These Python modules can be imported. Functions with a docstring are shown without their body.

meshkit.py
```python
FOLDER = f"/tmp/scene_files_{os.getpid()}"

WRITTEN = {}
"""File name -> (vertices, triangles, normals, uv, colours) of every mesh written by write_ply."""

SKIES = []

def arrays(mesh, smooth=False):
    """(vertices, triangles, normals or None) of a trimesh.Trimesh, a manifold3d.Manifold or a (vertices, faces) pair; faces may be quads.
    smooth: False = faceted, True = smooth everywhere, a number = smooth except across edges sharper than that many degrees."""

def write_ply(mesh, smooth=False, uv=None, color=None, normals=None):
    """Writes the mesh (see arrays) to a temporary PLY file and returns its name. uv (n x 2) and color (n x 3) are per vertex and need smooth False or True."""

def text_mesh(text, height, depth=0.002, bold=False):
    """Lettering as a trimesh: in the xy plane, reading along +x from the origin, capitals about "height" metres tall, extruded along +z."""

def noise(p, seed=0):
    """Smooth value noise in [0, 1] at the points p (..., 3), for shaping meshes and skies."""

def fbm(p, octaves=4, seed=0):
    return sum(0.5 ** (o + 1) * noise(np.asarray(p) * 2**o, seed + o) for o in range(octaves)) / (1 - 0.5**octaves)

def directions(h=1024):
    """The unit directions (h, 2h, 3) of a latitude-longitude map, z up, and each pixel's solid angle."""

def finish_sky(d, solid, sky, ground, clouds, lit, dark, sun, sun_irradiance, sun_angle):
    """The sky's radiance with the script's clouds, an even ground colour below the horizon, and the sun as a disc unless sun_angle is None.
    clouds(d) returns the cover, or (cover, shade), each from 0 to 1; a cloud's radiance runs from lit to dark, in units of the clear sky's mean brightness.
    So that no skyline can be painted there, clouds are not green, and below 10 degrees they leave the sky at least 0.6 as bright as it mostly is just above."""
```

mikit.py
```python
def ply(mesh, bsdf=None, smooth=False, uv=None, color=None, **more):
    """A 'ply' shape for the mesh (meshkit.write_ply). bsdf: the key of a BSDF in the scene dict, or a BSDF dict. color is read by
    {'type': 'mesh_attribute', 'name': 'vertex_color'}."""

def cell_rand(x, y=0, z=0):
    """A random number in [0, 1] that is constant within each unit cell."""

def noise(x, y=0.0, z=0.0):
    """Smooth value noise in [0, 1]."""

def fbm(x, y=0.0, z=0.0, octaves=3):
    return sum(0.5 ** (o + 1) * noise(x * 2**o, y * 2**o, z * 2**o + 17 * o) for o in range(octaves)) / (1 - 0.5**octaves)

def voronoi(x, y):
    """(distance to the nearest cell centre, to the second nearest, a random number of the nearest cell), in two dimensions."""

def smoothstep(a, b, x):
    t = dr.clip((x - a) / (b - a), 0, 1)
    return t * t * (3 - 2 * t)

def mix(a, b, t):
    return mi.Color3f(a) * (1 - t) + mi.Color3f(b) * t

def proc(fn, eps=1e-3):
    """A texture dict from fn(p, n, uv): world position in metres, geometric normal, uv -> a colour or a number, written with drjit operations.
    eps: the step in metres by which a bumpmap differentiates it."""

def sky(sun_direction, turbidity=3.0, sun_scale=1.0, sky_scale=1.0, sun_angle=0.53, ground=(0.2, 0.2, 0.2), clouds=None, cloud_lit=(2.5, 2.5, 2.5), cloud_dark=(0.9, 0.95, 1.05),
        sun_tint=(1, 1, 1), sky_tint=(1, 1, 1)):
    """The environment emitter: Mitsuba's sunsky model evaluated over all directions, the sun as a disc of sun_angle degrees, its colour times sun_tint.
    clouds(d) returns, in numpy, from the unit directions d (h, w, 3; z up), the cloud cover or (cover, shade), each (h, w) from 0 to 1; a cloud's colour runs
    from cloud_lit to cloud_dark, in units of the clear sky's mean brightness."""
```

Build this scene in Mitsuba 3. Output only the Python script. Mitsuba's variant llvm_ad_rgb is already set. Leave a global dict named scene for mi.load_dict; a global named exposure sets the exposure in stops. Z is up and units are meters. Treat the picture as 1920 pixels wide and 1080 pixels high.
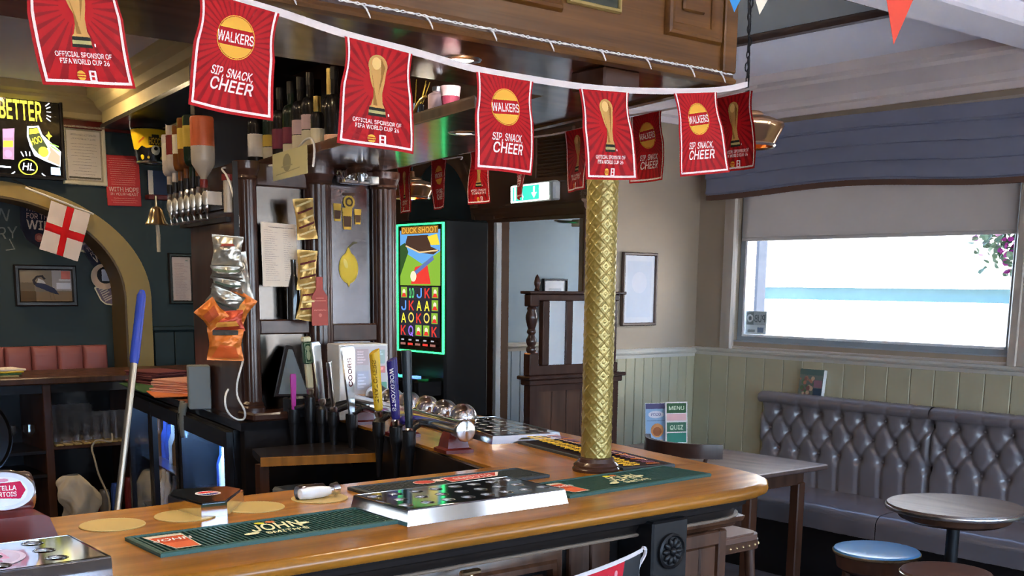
import sys, math, random
import numpy as np, trimesh, shapely
import shapely.geometry as sg, shapely.affinity as sa, shapely.ops as so
import drjit as dr
import mitsuba as mi
import mikit, meshkit
from mikit import noise, fbm, voronoi, cell_rand, smoothstep, mix, proc
from trimesh.util import concatenate as cat_

random.seed(7); rng = np.random.default_rng(7)
scene, labels = {}, {}
ST = mi.ScalarTransform4f

# ------------------------------------------------------------------ camera, sky, lamps, exposure
CAM_F, CAM_PY, PITCH, ROLL, YAW, CAM_Z = 2147.15, 924.25, .178871, .0118645, .68541, 1.68
_f = np.array([math.sin(YAW) * math.cos(PITCH), math.cos(YAW) * math.cos(PITCH), -math.sin(PITCH)])
_r = np.array([math.cos(YAW), -math.sin(YAW), 0.0]); _u = np.cross(_r, _f)
_u2 = -_r * math.sin(ROLL) + _u * math.cos(ROLL)
scene['camera'] = {'type': 'perspective', 'fov_axis': 'x', 'fov': math.degrees(2 * math.atan(960 / CAM_F)), 'near_clip': 0.05, 'far_clip': 300.0,
                   'principal_point_offset_y': (540 - CAM_PY) / 1080.0,
                   'to_world': ST().look_at(origin=[0, 0, CAM_Z], target=[float(x) for x in np.array([0, 0, CAM_Z]) + _f], up=[float(x) for x in _u2])}
exposure = 4.72
SUN = (-0.55, 0.35, 0.75)
scene['sky'] = mikit.sky(SUN, turbidity=3.0, sky_scale=2.4, sun_scale=0.9, sun_tint=(.93, 1, 1.1), ground=(0.25, 0.25, 0.25))
WARM, SOFTW = (1.0, 0.72, 0.42), (1.0, 0.86, 0.68)

# ------------------------------------------------------------------ helpers
def lin(r, g, b):
    out = []
    for v in (r, g, b):
        v = v / 255.0
        out.append(v / 12.92 if v < .04045 else ((v + .055) / 1.055) ** 2.4)
    return tuple(out)

def mat(name, col=None, rough=0.5, metal=0.0, spec=0.5, coat=0.0, coat_gloss=0.9, tex=None, bump=None, bump_scale=1.0, two=True, **kw):
    b = {'type': 'principled', 'roughness': rough, 'metallic': metal, 'specular': spec, **kw}
    if coat: b['clearcoat'] = coat; b['clearcoat_gloss'] = coat_gloss
    b['base_color'] = proc(tex) if tex is not None else {'type': 'rgb', 'value': list(col or (.5, .5, .5))}
    if bump is not None:
        b = {'type': 'bumpmap', 'arbitrary': proc(bump), 'scale': bump_scale, 'bsdf': b}
    scene[name] = {'type': 'twosided', 'bsdf': b} if two else b
    return name

_used = {}
def numbered(k):
    n = _used.get(k, -1) + 1; _used[k] = n
    return k if n == 0 else f'{k}_{n:03d}'

def thing(name, label, cat, group=None, kind=None):
    k = numbered(name); d = {'label': label, 'category': cat}
    if group: d['group'] = group
    if kind: d['kind'] = kind
    labels[k] = d
    return k

def put(k, mesh, m, smooth=30, **kw):
    scene[k] = mikit.ply(mesh, m, smooth=smooth, **kw)
    return k

def part(parent, name, mesh, m, smooth=30, label=None, kind=None, **kw):
    k = numbered(parent + '__' + name)
    put(k, mesh, m, smooth, **kw)
    if label or kind:
        labels[k] = {}
        if label: labels[k]['label'] = label
        if kind: labels[k]['kind'] = kind
    return k

def single(name, mesh, m, label, cat, group=None, smooth=30, kind=None, **kw):
    k = thing(name, label, cat, group, kind)
    return put(k, mesh, m, smooth, **kw)

def struct(name, mesh, m, label, cat, smooth=30):
    labels[name] = {'label': label, 'category': cat, 'kind': 'structure'}; _used[name] = 0
    return put(name, mesh, m, smooth)

def box(x0, y0, z0, x1, y1, z1, bev=0.0):
    if x0 > x1: x0, x1 = x1, x0
    if y0 > y1: y0, y1 = y1, y0
    if z0 > z1: z0, z1 = z1, z0
    bev = min(bev, .45 * min(x1 - x0, y1 - y0, z1 - z0))
    if bev <= 0:
        m = trimesh.creation.box(extents=(x1 - x0, y1 - y0, z1 - z0)); m.apply_translation(((x0 + x1) / 2, (y0 + y1) / 2, (z0 + z1) / 2)); return m
    p = []
    for sx in (0, 1):
        for sy in (0, 1):
            for sz in (0, 1):
                c = np.array([x1 if sx else x0, y1 if sy else y0, z1 if sz else z0]); s = np.array([-1 if sx else 1, -1 if sy else 1, -1 if sz else 1]) * bev
                for a in range(3):
                    q = c + s; q[a] = c[a]; p.append(q)
    return trimesh.convex.convex_hull(np.array(p))

def frame(o, ex, ey=None, ez=None):
    ex = np.array(ex, float); ex /= np.linalg.norm(ex)
    ey = np.array(ey if ey is not None else (0, 0, 1), float); ey = ey - ex * (ex @ ey); ey /= np.linalg.norm(ey)
    M = np.eye(4); M[:3, 0] = ex; M[:3, 1] = ey; M[:3, 2] = np.cross(ex, ey); M[:3, 3] = o
    return M

def X(mesh, M): m = mesh.copy(); m.apply_transform(M); return m
def mv(mesh, *t): m = mesh.copy(); m.apply_translation(t); return m
def rz(a, c=(0, 0, 0)): return trimesh.transformations.rotation_matrix(math.radians(a), (0, 0, 1), c)
def rot(a, ax, c=(0, 0, 0)): return trimesh.transformations.rotation_matrix(math.radians(a), ax, c)

def obox(cx, cy, z0, z1, lx, ly, a=0, bev=0.0):
    return X(box(-lx / 2, -ly / 2, z0, lx / 2, ly / 2, z1, bev), trimesh.transformations.translation_matrix((cx, cy, 0)) @ rz(a))

def lathe(prof, n=32, o=(0, 0, 0), axis=(0, 0, 1), cap=True):
    prof = np.array(prof, float); k = len(prof); a = np.arange(n) * 2 * np.pi / n
    v = np.stack([prof[:, None, 0] * np.cos(a), prof[:, None, 0] * np.sin(a), np.repeat(prof[:, 1:2], n, 1)], -1).reshape(-1, 3)
    i, j = np.meshgrid(np.arange(k - 1), np.arange(n), indexing='ij'); jn = (j + 1) % n
    q = np.stack([i * n + j, i * n + jn, (i + 1) * n + jn, (i + 1) * n + j], -1).reshape(-1, 4)
    f = np.vstack([q[:, [0, 1, 2]], q[:, [0, 2, 3]]])
    if cap:
        v = np.vstack([v, [[0, 0, prof[0, 1]], [0, 0, prof[-1, 1]]]]); b = k * n; jj = np.arange(n)
        f = np.vstack([f, np.stack([(jj + 1) % n, jj, 0 * jj + b], 1), np.stack([(k - 1) * n + jj, (k - 1) * n + (jj + 1) % n, 0 * jj + b + 1], 1)])
    m = trimesh.Trimesh(v, f, process=False)
    m.apply_transform(trimesh.geometry.align_vectors((0, 0, 1), axis)); m.apply_translation(o)
    return m

def tube(pts, r, n=8):
    p = np.asarray(pts, float); r = np.broadcast_to(np.asarray(r, float), (len(p),))
    t = np.gradient(p, axis=0); t /= np.linalg.norm(t, axis=1, keepdims=True) + 1e-12
    ref = np.array([0, 0, 1.0]) if abs(t[0][2]) < .9 else np.array([1.0, 0, 0])
    A, B = [], []
    a = np.cross(t[0], ref); a /= np.linalg.norm(a)
    for k in range(len(p)):
        a = a - t[k] * (a @ t[k]); a /= np.linalg.norm(a) + 1e-12; A.append(a); B.append(np.cross(t[k], a))
    A, B = np.array(A), np.array(B); g = np.arange(n) * 2 * np.pi / n
    v = (p[:, None] + r[:, None, None] * (np.cos(g)[None, :, None] * A[:, None] + np.sin(g)[None, :, None] * B[:, None])).reshape(-1, 3)
    i, j = np.meshgrid(np.arange(len(p) - 1), np.arange(n), indexing='ij'); jn = (j + 1) % n
    q = np.stack([i * n + j, i * n + jn, (i + 1) * n + jn, (i + 1) * n + j], -1).reshape(-1, 4)
    f = np.vstack([q[:, [0, 1, 2]], q[:, [0, 2, 3]]]); b = len(v)
    v = np.vstack([v, p[:1], p[-1:]]); jj = np.arange(n)
    f = np.vstack([f, np.stack([(jj + 1) % n, jj, 0 * jj + b], 1), np.stack([(len(p) - 1) * n + jj, (len(p) - 1) * n + (jj + 1) % n, 0 * jj + b + 1], 1)])
    return trimesh.Trimesh(v, f, process=False)

def cyl(p0, p1, r, n=20): return tube([p0, p1], r, n)

def spline(pts, n=40):
    from scipy.interpolate import make_interp_spline
    p = np.asarray(pts, float); d = np.r_[0, np.cumsum(np.linalg.norm(np.diff(p, axis=0), axis=1))]
    return make_interp_spline(d / d[-1], p, k=min(3, len(p) - 1))(np.linspace(0, 1, n))

def extrude(poly, h):
    """shapely polygon(s) -> mesh from z=0 to z=h"""
    gs = getattr(poly, 'geoms', [poly])
    return cat_([trimesh.creation.extrude_polygon(g, h, engine='earcut') for g in gs if g.area > 1e-9])

def sweep(path, prof, closed=False, side=1):
    """profile of (outward offset, z) along a plan path of (x, y); outward is to the right of the way when side=1"""
    p = np.asarray(path, float); n = len(p); prof = np.asarray(prof, float); rows = []
    for i in range(n):
        a = p[i] - p[i - 1] if (closed or i) else None
        b = p[(i + 1) % n] - p[i] if (closed or i < n - 1) else None
        na = None if a is None else np.array([a[1], -a[0]]) / np.linalg.norm(a)
        nb = None if b is None else np.array([b[1], -b[0]]) / np.linalg.norm(b)
        if na is None: m = nb
        elif nb is None: m = na
        else:
            m = na + nb; m = m / max(m @ m, .2) * 2
        rows.append([[*(p[i] + side * m * o), z] for o, z in prof])
    v = np.array(rows).reshape(-1, 3); k = len(prof); f = []
    for i in range(n if closed else n - 1):
        j = (i + 1) % n
        for c in range(k):
            d = (c + 1) % k
            f += [[i * k + c, j * k + c, j * k + d], [i * k + c, j * k + d, i * k + d]]
    if not closed:
        from mapbox_earcut import triangulate_float64
        tri = triangulate_float64(prof.astype(float), np.array([k], np.uint32)).reshape(-1, 3)
        f += [[t[0], t[1], t[2]] for t in tri] + [[(n - 1) * k + t[0], (n - 1) * k + t[2], (n - 1) * k + t[1]] for t in tri]
    m = trimesh.Trimesh(v, np.array(f), process=False); m.fix_normals()
    return m

def grid(fn, nu, nv, wrap=False):
    u, v = np.meshgrid(np.linspace(0, 1, nu), np.linspace(0, 1, nv), indexing='ij')
    P = fn(u.ravel(), v.ravel())
    i, j = np.meshgrid(np.arange(nu - 1), np.arange(nv - 1), indexing='ij')
    q = np.stack([i * nv + j, (i + 1) * nv + j, (i + 1) * nv + j + 1, i * nv + j + 1], -1).reshape(-1, 4)
    return trimesh.Trimesh(np.asarray(P), np.vstack([q[:, [0, 1, 2]], q[:, [0, 2, 3]]]), process=False)

def slab(fn, nu, nv, thick, nrm):
    """a sheet with thickness along the fixed normal"""
    a = grid(fn, nu, nv); b = a.copy(); b.vertices = b.vertices + np.asarray(nrm) * thick; b.invert()
    ids = np.arange(nu * nv).reshape(nu, nv); loop = np.r_[ids[:, 0], ids[-1, 1:], ids[-2::-1, -1], ids[0, -2:0:-1]]
    n = len(a.vertices); nx = np.roll(loop, -1)
    side = np.vstack([np.stack([loop, loop + n, nx], 1), np.stack([nx, loop + n, nx + n], 1)])
    return trimesh.Trimesh(np.vstack([a.vertices, b.vertices]), np.vstack([a.faces, b.faces + n, side]), process=False)

# ---- flat print: coloured shapes cut as thin layers
_txt = {}
def text2d(s, h, bold=True):
    k = (s, bold)
    if k not in _txt:
        m = meshkit.text_mesh(s, 1.0, 0.02, bold); z = m.vertices[m.faces][:, :, 2]
        f = m.faces[z.min(1) > .01]; used = np.unique(f); re = np.zeros(len(m.vertices), int); re[used] = np.arange(len(used))
        _txt[k] = (np.array(m.vertices[used][:, :2]), re[f])
    v, f = _txt[k]
    return v * h, f

def tri2d(poly, edge=None):
    gs = [g for g in getattr(poly, 'geoms', [poly]) if g.area > 1e-10]
    V, Fc, n = [], [], 0
    for g in gs:
        v, f = trimesh.creation.triangulate_polygon(g, engine='earcut')
        if edge:
            v3, f = trimesh.remesh.subdivide_to_size(np.c_[v, np.zeros(len(v))], f, edge, max_iter=12); v = v3[:, :2]
        V.append(v); Fc.append(f + n); n += len(v)
    return np.vstack(V), np.vstack(Fc)

class Print:
    def __init__(self, edge=None, step=.00025): self.items = []; self.edge = edge; self.n = 0; self.step = step
    def _add(self, v, f, c, layer=None):
        self.n += 1; self.items.append((np.asarray(v, float), np.asarray(f), c, self.n if layer is None else layer)); return self
    def poly(self, p, c, layer=None):
        if isinstance(p, (list, tuple)): p = sg.Polygon(p)
        if not p.is_valid: p = p.buffer(0)
        return self._add(*tri2d(p, self.edge), c, layer)
    def rect(self, x0, y0, x1, y1, c, r=0): 
        p = sg.box(x0, y0, x1, y1)
        if r: p = p.buffer(-r).buffer(r, quad_segs=4)
        return self.poly(p, c)
    def circ(self, x, y, r, c, ry=None, a=0):
        p = sa.scale(sg.Point(0, 0).buffer(1, quad_segs=10), r, ry or r); return self.poly(sa.translate(sa.rotate(p, a, origin=(0, 0)), x, y), c)
    def line(self, pts, w, c): return self.poly(sg.LineString(pts).buffer(w / 2, cap_style=2, quad_segs=3), c)
    def text(self, s, x, y, h, c, w=None, align='c', bold=True, shear=0, a=0, sy=1):
        v, f = text2d(s, h, bold); v = v.copy(); wid = v[:, 0].max() - v[:, 0].min(); v[:, 0] -= v[:, 0].min()
        if w: v[:, 0] *= w / wid; wid = w
        v[:, 1] *= sy
        v[:, 0] += shear * v[:, 1]
        v[:, 0] -= {'c': wid / 2, 'l': 0, 'r': wid}[align]
        if a:
            t = math.radians(a); v = v @ np.array([[math.cos(t), math.sin(t)], [-math.sin(t), math.cos(t)]])
        return self._add(v + [x, y], f, c)
    def build(self, fmap):
        """fmap(u, v, off) -> points"""
        V, Fc, C, n = [], [], [], 0
        for v, f, c, l in self.items:
            V.append(fmap(v[:, 0], v[:, 1], np.full(len(v), l * self.step))); Fc.append(f + n); C.append(np.repeat([c], len(v), 0)); n += len(v)
        return trimesh.Trimesh(np.vstack(V), np.vstack(Fc), process=False), np.vstack(C)
    def flat(self, M):
        M = np.asarray(M)
        return self.build(lambda u, v, o: (M[:3, :3] @ np.stack([u, v, o + .0004])).T + M[:3, 3])

mat('print', None, rough=.6, spec=.2); scene['print']['bsdf']['base_color'] = {'type': 'mesh_attribute', 'name': 'vertex_color'}
mat('print_gloss', None, rough=.18, spec=.5); scene['print_gloss']['bsdf']['base_color'] = {'type': 'mesh_attribute', 'name': 'vertex_color'}
def put_print(parent, pr, M=None, fmap=None, name='print', m='print', label=None):
    mesh, col = pr.flat(M) if fmap is None else pr.build(fmap)
    return part(parent, name, mesh, m, smooth=False, label=label, color=col)

def picture_frame(parent, M, w, h, bw, d, m, back='wood_black'):
    """moulded frame round a w x h opening, local origin at the opening's lower left, facing +z of M"""
    pr = [(0, .002), (0, d * .7), (bw * .25, d), (bw * .75, d), (bw, d * .6), (bw, 0)]
    s = sweep([(0, 0), (w, 0), (w, h), (0, h)], pr, closed=True, side=1)
    part(parent, 'frame', X(s, M), m)

FX = lambda x, y, z: frame((x, y, z), (1, 0, 0))          # faces -Y, reading along +X
FY = lambda x, y, z: frame((x, y, z), (0, -1, 0))         # faces -X, reading along -Y
def FZ(x, y, z, a=0):                                      # lies flat, faces up, reading along +X turned by a degrees
    c, s = math.cos(math.radians(a)), math.sin(math.radians(a))
    return frame((x, y, z), (c, s, 0), (-s, c, 0))

# ------------------------------------------------------------------ materials
def grain(u, v, w, base, dark, su=1.4, sv=26.0, amt=.75):
    n1 = fbm(u * su, v * sv, w * sv * .7, octaves=4); n2 = noise(u * su * 5, v * sv * 7, w * sv * 7)
    ring = .5 + .5 * dr.sin((v * 9 + fbm(u * .9, v * 2.5, w * 2.5) * 5.0) * 6.28)
    t = dr.clip((n1 * .9 + ring * .35 + n2 * .25) - .35, 0, 1)
    return mix(base, dark, t * amt)

_B1, _B2 = lin(166, 108, 32), lin(92, 48, 12)
def t_bar(p, n, uv):
    leg = p.y > 2.89 + (p.x - 2.27) * -.55
    lx = p.y * .98 + p.x * .2; ly = p.x * .98 - p.y * .2
    return grain(dr.select(leg, lx, p.x), dr.select(leg, ly, p.y), mi.Float(0), _B1, _B2, 1.3, 17)
mat('bar_top', tex=t_bar, rough=.24, spec=.45, coat=.35, coat_gloss=.93)
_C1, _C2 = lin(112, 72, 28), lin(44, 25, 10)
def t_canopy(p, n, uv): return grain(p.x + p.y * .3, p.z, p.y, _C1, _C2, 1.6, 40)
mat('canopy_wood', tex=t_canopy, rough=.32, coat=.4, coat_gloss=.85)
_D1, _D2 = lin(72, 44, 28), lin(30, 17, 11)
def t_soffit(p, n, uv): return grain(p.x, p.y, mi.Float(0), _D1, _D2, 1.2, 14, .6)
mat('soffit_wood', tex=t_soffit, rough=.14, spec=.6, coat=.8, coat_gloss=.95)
_E1, _E2 = lin(84, 52, 34), lin(38, 23, 15)
def t_vert(p, n, uv): return grain(p.z, p.x, p.y, _E1, _E2, 1.5, 22)
mat('dark_oak', tex=t_vert, rough=.35, coat=.3, coat_gloss=.85)
_F1, _F2 = lin(66, 40, 30), lin(30, 18, 14)
def t_mahog(p, n, uv): return grain(p.z, p.x, p.y, _F1, _F2, 1.2, 18, .6)
mat('mahogany', tex=t_mahog, rough=.22, coat=.6, coat_gloss=.92)
_T1, _T2 = lin(96, 74, 66), lin(58, 42, 36)
def t_table(p, n, uv): return grain(p.y, p.x, mi.Float(0), _T1, _T2, 1.5, 20, .6)
mat('table_wood', tex=t_table, rough=.36, spec=.7, coat=1.0, coat_gloss=.65)
def t_carpet(p, n, uv): return mix(lin(112, 106, 108), lin(72, 66, 70), fbm(p.x * 8, p.y * 8))
mat('carpet', tex=t_carpet, rough=.9, spec=.1)
mat('taupe_paint', lin(160, 144, 124), rough=.6)
mat('cream_panel', lin(176, 168, 140), rough=.45)
mat('rail_paint', lin(190, 184, 172), rough=.3, coat=.4)
mat('frame_paint', lin(178, 166, 152), rough=.35, coat=.3)
mat('grey_window', lin(150, 160, 166), rough=.4)
mat('white_upvc', lin(232, 234, 236), rough=.3)
mat('ceiling_white', lin(232, 230, 236), rough=.7)
mat('cornice_paint', lin(222, 210, 206), rough=.5)
mat('coffer_grey', lin(140, 146, 146), rough=.7)
mat('brown_trim', lin(86, 66, 56), rough=.4, coat=.3)
mat('lobby_paint', lin(150, 168, 178), rough=.6)
mat('lobby_panel', lin(158, 170, 178), rough=.5)
mat('teal_paint', lin(36, 52, 54), rough=.55)
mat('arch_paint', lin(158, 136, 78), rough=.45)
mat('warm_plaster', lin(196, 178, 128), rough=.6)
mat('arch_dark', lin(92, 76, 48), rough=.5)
mat('brown_paint', lin(96, 66, 46), rough=.4, coat=.2)
mat('wood_black', lin(24, 20, 19), rough=.3, coat=.4)
mat('black_plastic', lin(20, 20, 22), rough=.35)
mat('black_gloss', lin(12, 12, 14), rough=.1, coat=.6)
mat('rubber_black', lin(24, 24, 26), rough=.6)
mat('rubber_green', lin(16, 44, 40), rough=.5)
mat('rubber_green_light', lin(34, 78, 70), rough=.45)
mat('rubber_grey', lin(52, 60, 62), rough=.5)
mat('tray_chrome', (.48, .49, .50), rough=.08, metal=1.0)
mat('chrome', (.82, .82, .82), rough=.06, metal=1.0)
mat('steel', (.72, .72, .70), rough=.14, metal=1.0)
mat('tray_steel', (.52, .52, .50), rough=.07, metal=1.0)
mat('brass', (.80, .62, .34), rough=.15, metal=1.0)
mat('copper', (.80, .46, .24), rough=.12, metal=1.0)
mat('gold_paint', lin(150, 130, 64), rough=.28, metal=.45, spec=.6, coat=.5)
mat('bead_worn', lin(128, 110, 94), rough=.5)
mat('gold_foil', (.85, .66, .22), rough=.22, metal=1.0)
mat('leather', lin(112, 104, 106), rough=.24, spec=.5, coat=1.0, coat_gloss=.95)
mat('leather_pink', lin(160, 96, 92), rough=.45)
mat('iron_black', lin(22, 22, 24), rough=.45, metal=.3)
mat('white_cloth', lin(214, 204, 202), rough=.75)
mat('red_cloth', lin(176, 26, 30), rough=.6)
mat('paper', lin(222, 210, 194), rough=.7)
mat('paper_cream', lin(200, 196, 150), rough=.7)
mat('linen_grey', lin(128, 132, 150), rough=.85, spec=.1)
mat('linen_trim', lin(104, 78, 66), rough=.85, spec=.1)
mat('tan_pad', lin(186, 158, 92), rough=.45)
mat('red_wood', lin(92, 28, 24), rough=.2, coat=.6)
mat('glass_black', lin(8, 9, 8), rough=.05, coat=1.0)
mat('glass_green', lin(10, 34, 18), rough=.05, coat=1.0)
mat('white_plastic', lin(225, 225, 222), rough=.35)
mat('grey_box', lin(120, 128, 130), rough=.5)
mat('blue_plastic', lin(36, 62, 160), rough=.35)
mat('alu', (.70, .66, .56), rough=.3, metal=1.0)
mat('blue_glass_and_sky_sheen', lin(84, 150, 205), rough=.25, coat=.5)  # window reflection on the stool top put into colour; also blue glass
mat('brown_leather', lin(104, 76, 64), rough=.45)
mat('cotton', lin(190, 178, 154), rough=.9)
scene['blind_fabric'] = {'type': 'principledthin', 'base_color': {'type': 'rgb', 'value': list(lin(186, 180, 176))}, 'roughness': .8, 'diff_trans': .5, 'spec_trans': 0.0}
scene['pane_glass'] = {'type': 'thindielectric', 'int_ior': 1.5}
scene['solid_glass'] = {'type': 'dielectric', 'int_ior': 1.5}
scene['tumbler_glass'] = {'type': 'thindielectric', 'int_ior': 1.5}
def glow(c, s): return {'type': 'area', 'radiance': {'type': 'rgb', 'value': [float(x * s) for x in c]}}

# ================================================================== the room
def wallpoly(poly, M, thick): return X(mv(extrude(poly, thick), 0, 0, -thick), M)
IN_X = frame((0, 0, 0), (0, -1, 0))      # local (u, v) = (-y, z), faces -X
def wall_x(poly_yz, x, thick):           # polygon in (y, z)
    return wallpoly(sa.scale(poly_yz, -1, 1, origin=(0, 0)), frame((x, 0, 0), (0, -1, 0)), thick)
def wall_y(poly_xz, y, thick): return wallpoly(poly_xz, frame((0, y, 0), (1, 0, 0)), thick)

struct('floor', box(-3.6, -3.6, -.12, 6.15, 9.4, 0), 'carpet', 'dark patterned pub carpet under the tables and stools', 'floor')
cl = sg.box(-3.6, -3.6, 6.15, 9.4)
struct('ceiling', mv(extrude(cl, .15), 0, 0, 2.95), 'ceiling_white', 'pale ceiling above the bench by the window', 'ceiling')
WR = sg.box(-3.6, 0, 9.4, 2.95).difference(sg.box(3.09, 1.335, 4.99, 2.62)).difference(sg.box(5.75, .9, 6.2, 2.3)).difference(sg.box(-1.3, 1.335, 1.1, 2.62)).difference(sg.box(-3.3, .15, -1.75, 2.3))
struct('wall_right', wall_x(WR, 5.95, .2), 'taupe_paint', 'taupe wall holding the big bright window', 'wall')
struct('wall_back', box(4.95, 5.324, 0, 5.95, 5.42, 2.95), 'taupe_paint', 'taupe end wall carrying the framed picture beside the window corner', 'wall')
WD = sg.box(5.324, 0, 8.2, 2.95).difference(sg.box(5.36, -.1, 6.24, 2.11))
struct('wall_door', wall_x(WD, 4.95, .1), 'brown_paint', 'brown wall around the lobby doorway', 'wall')
struct('wall_lobby', box(5.05, 6.33, 0, 5.95, 6.45, 2.95), 'lobby_paint', 'pale blue wall of the lobby seen through the doorway', 'wall')
struct('wall_left', box(-3.75, -3.6, 0, -3.6, 9.4, 2.95), 'taupe_paint', 'left side wall of the pub', 'wall')
WF = sg.box(-3.6, 0, 6.15, 2.95)
FRONT_WIN = [(-3.2, -.4), (.0, 2.8), (3.1, 5.6)]
for a, b in FRONT_WIN: WF = WF.difference(sg.box(a, .6, b, 2.6))
struct('wall_front', wall_y(WF, -3.6, .2).apply_transform(trimesh.transformations.translation_matrix((0, 0, 0))), 'taupe_paint', 'street wall with three windows behind the viewer', 'wall')
# far wall with the arched alcove
th = np.linspace(0, np.pi, 49)
def arch(ax, az): return sg.Polygon([(2.18 + ax, 0)] + [(2.18 + ax * math.cos(t), 1.56 + az * math.sin(t)) for t in th] + [(2.18 - ax, 0)])
WT = sg.box(-3.6, 0, 4.95, 2.95).difference(arch(.925, .675))
struct('wall_far', wall_y(WT, 8.2, .12), 'teal_paint', 'dark teal wall with an arched alcove beyond the bar', 'wall')
struct('wall_alcove', box(.9, 8.42, 0, 3.6, 8.54, 2.95), 'teal_paint', 'dark teal back of the arched alcove above the pink bench', 'wall')
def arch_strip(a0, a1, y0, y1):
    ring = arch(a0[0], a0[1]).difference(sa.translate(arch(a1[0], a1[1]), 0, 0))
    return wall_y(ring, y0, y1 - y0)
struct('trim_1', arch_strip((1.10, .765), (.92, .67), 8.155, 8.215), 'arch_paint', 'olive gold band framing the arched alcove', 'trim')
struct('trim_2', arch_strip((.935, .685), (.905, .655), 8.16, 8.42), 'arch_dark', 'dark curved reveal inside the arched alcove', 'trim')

# tongue and groove boards, each its own piece
def planks(holder, M, w, n, h, z0, m, gap=.004, d=.014):
    variants = [mikit.ply(box(gap / 2, z0, 0, w - gap / 2, h, d, .0035), m, smooth=30)]
    for i in range(n):
        k = numbered(holder + '__plank')
        scene[k] = {**variants[0], 'to_world': ST((M @ trimesh.transformations.translation_matrix((i * w, 0, 0))).tolist())}
planks('wall_back', FX(4.955, 5.324, 0), .0825, 12, 1.235, .05, 'cream_panel')
planks('wall_right', FY(5.95, 5.31, 0), .15, 34, 1.25, .05, 'cream_panel')
planks('wall_lobby', FX(5.06, 6.33, 0), .0825, 11, 1.235, .05, 'lobby_panel')
DADO = [(0, 1.225), (.018, 1.225), (.02, 1.245), (.034, 1.252), (.04, 1.262), (.04, 1.275), (.03, 1.284), (0, 1.286)]
struct('trim_3', sweep([(4.95, 5.324), (5.95, 5.324)], DADO), 'rail_paint', 'pale dado rail along the end wall', 'trim')
SILLP = [(0, 1.235), (.016, 1.24), (.018, 1.26), (.028, 1.266), (.032, 1.276), (.028, 1.288), (0, 1.29)]
struct('trim_4', sweep([(5.95, 5.324), (5.95, 1.0)], SILLP), 'rail_paint', 'pale sill rail along the window wall', 'trim')
struct('trim_5', sweep([(5.05, 6.33), (5.95, 6.33)], DADO), 'rail_paint', 'pale dado rail along the lobby wall', 'trim')
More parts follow.
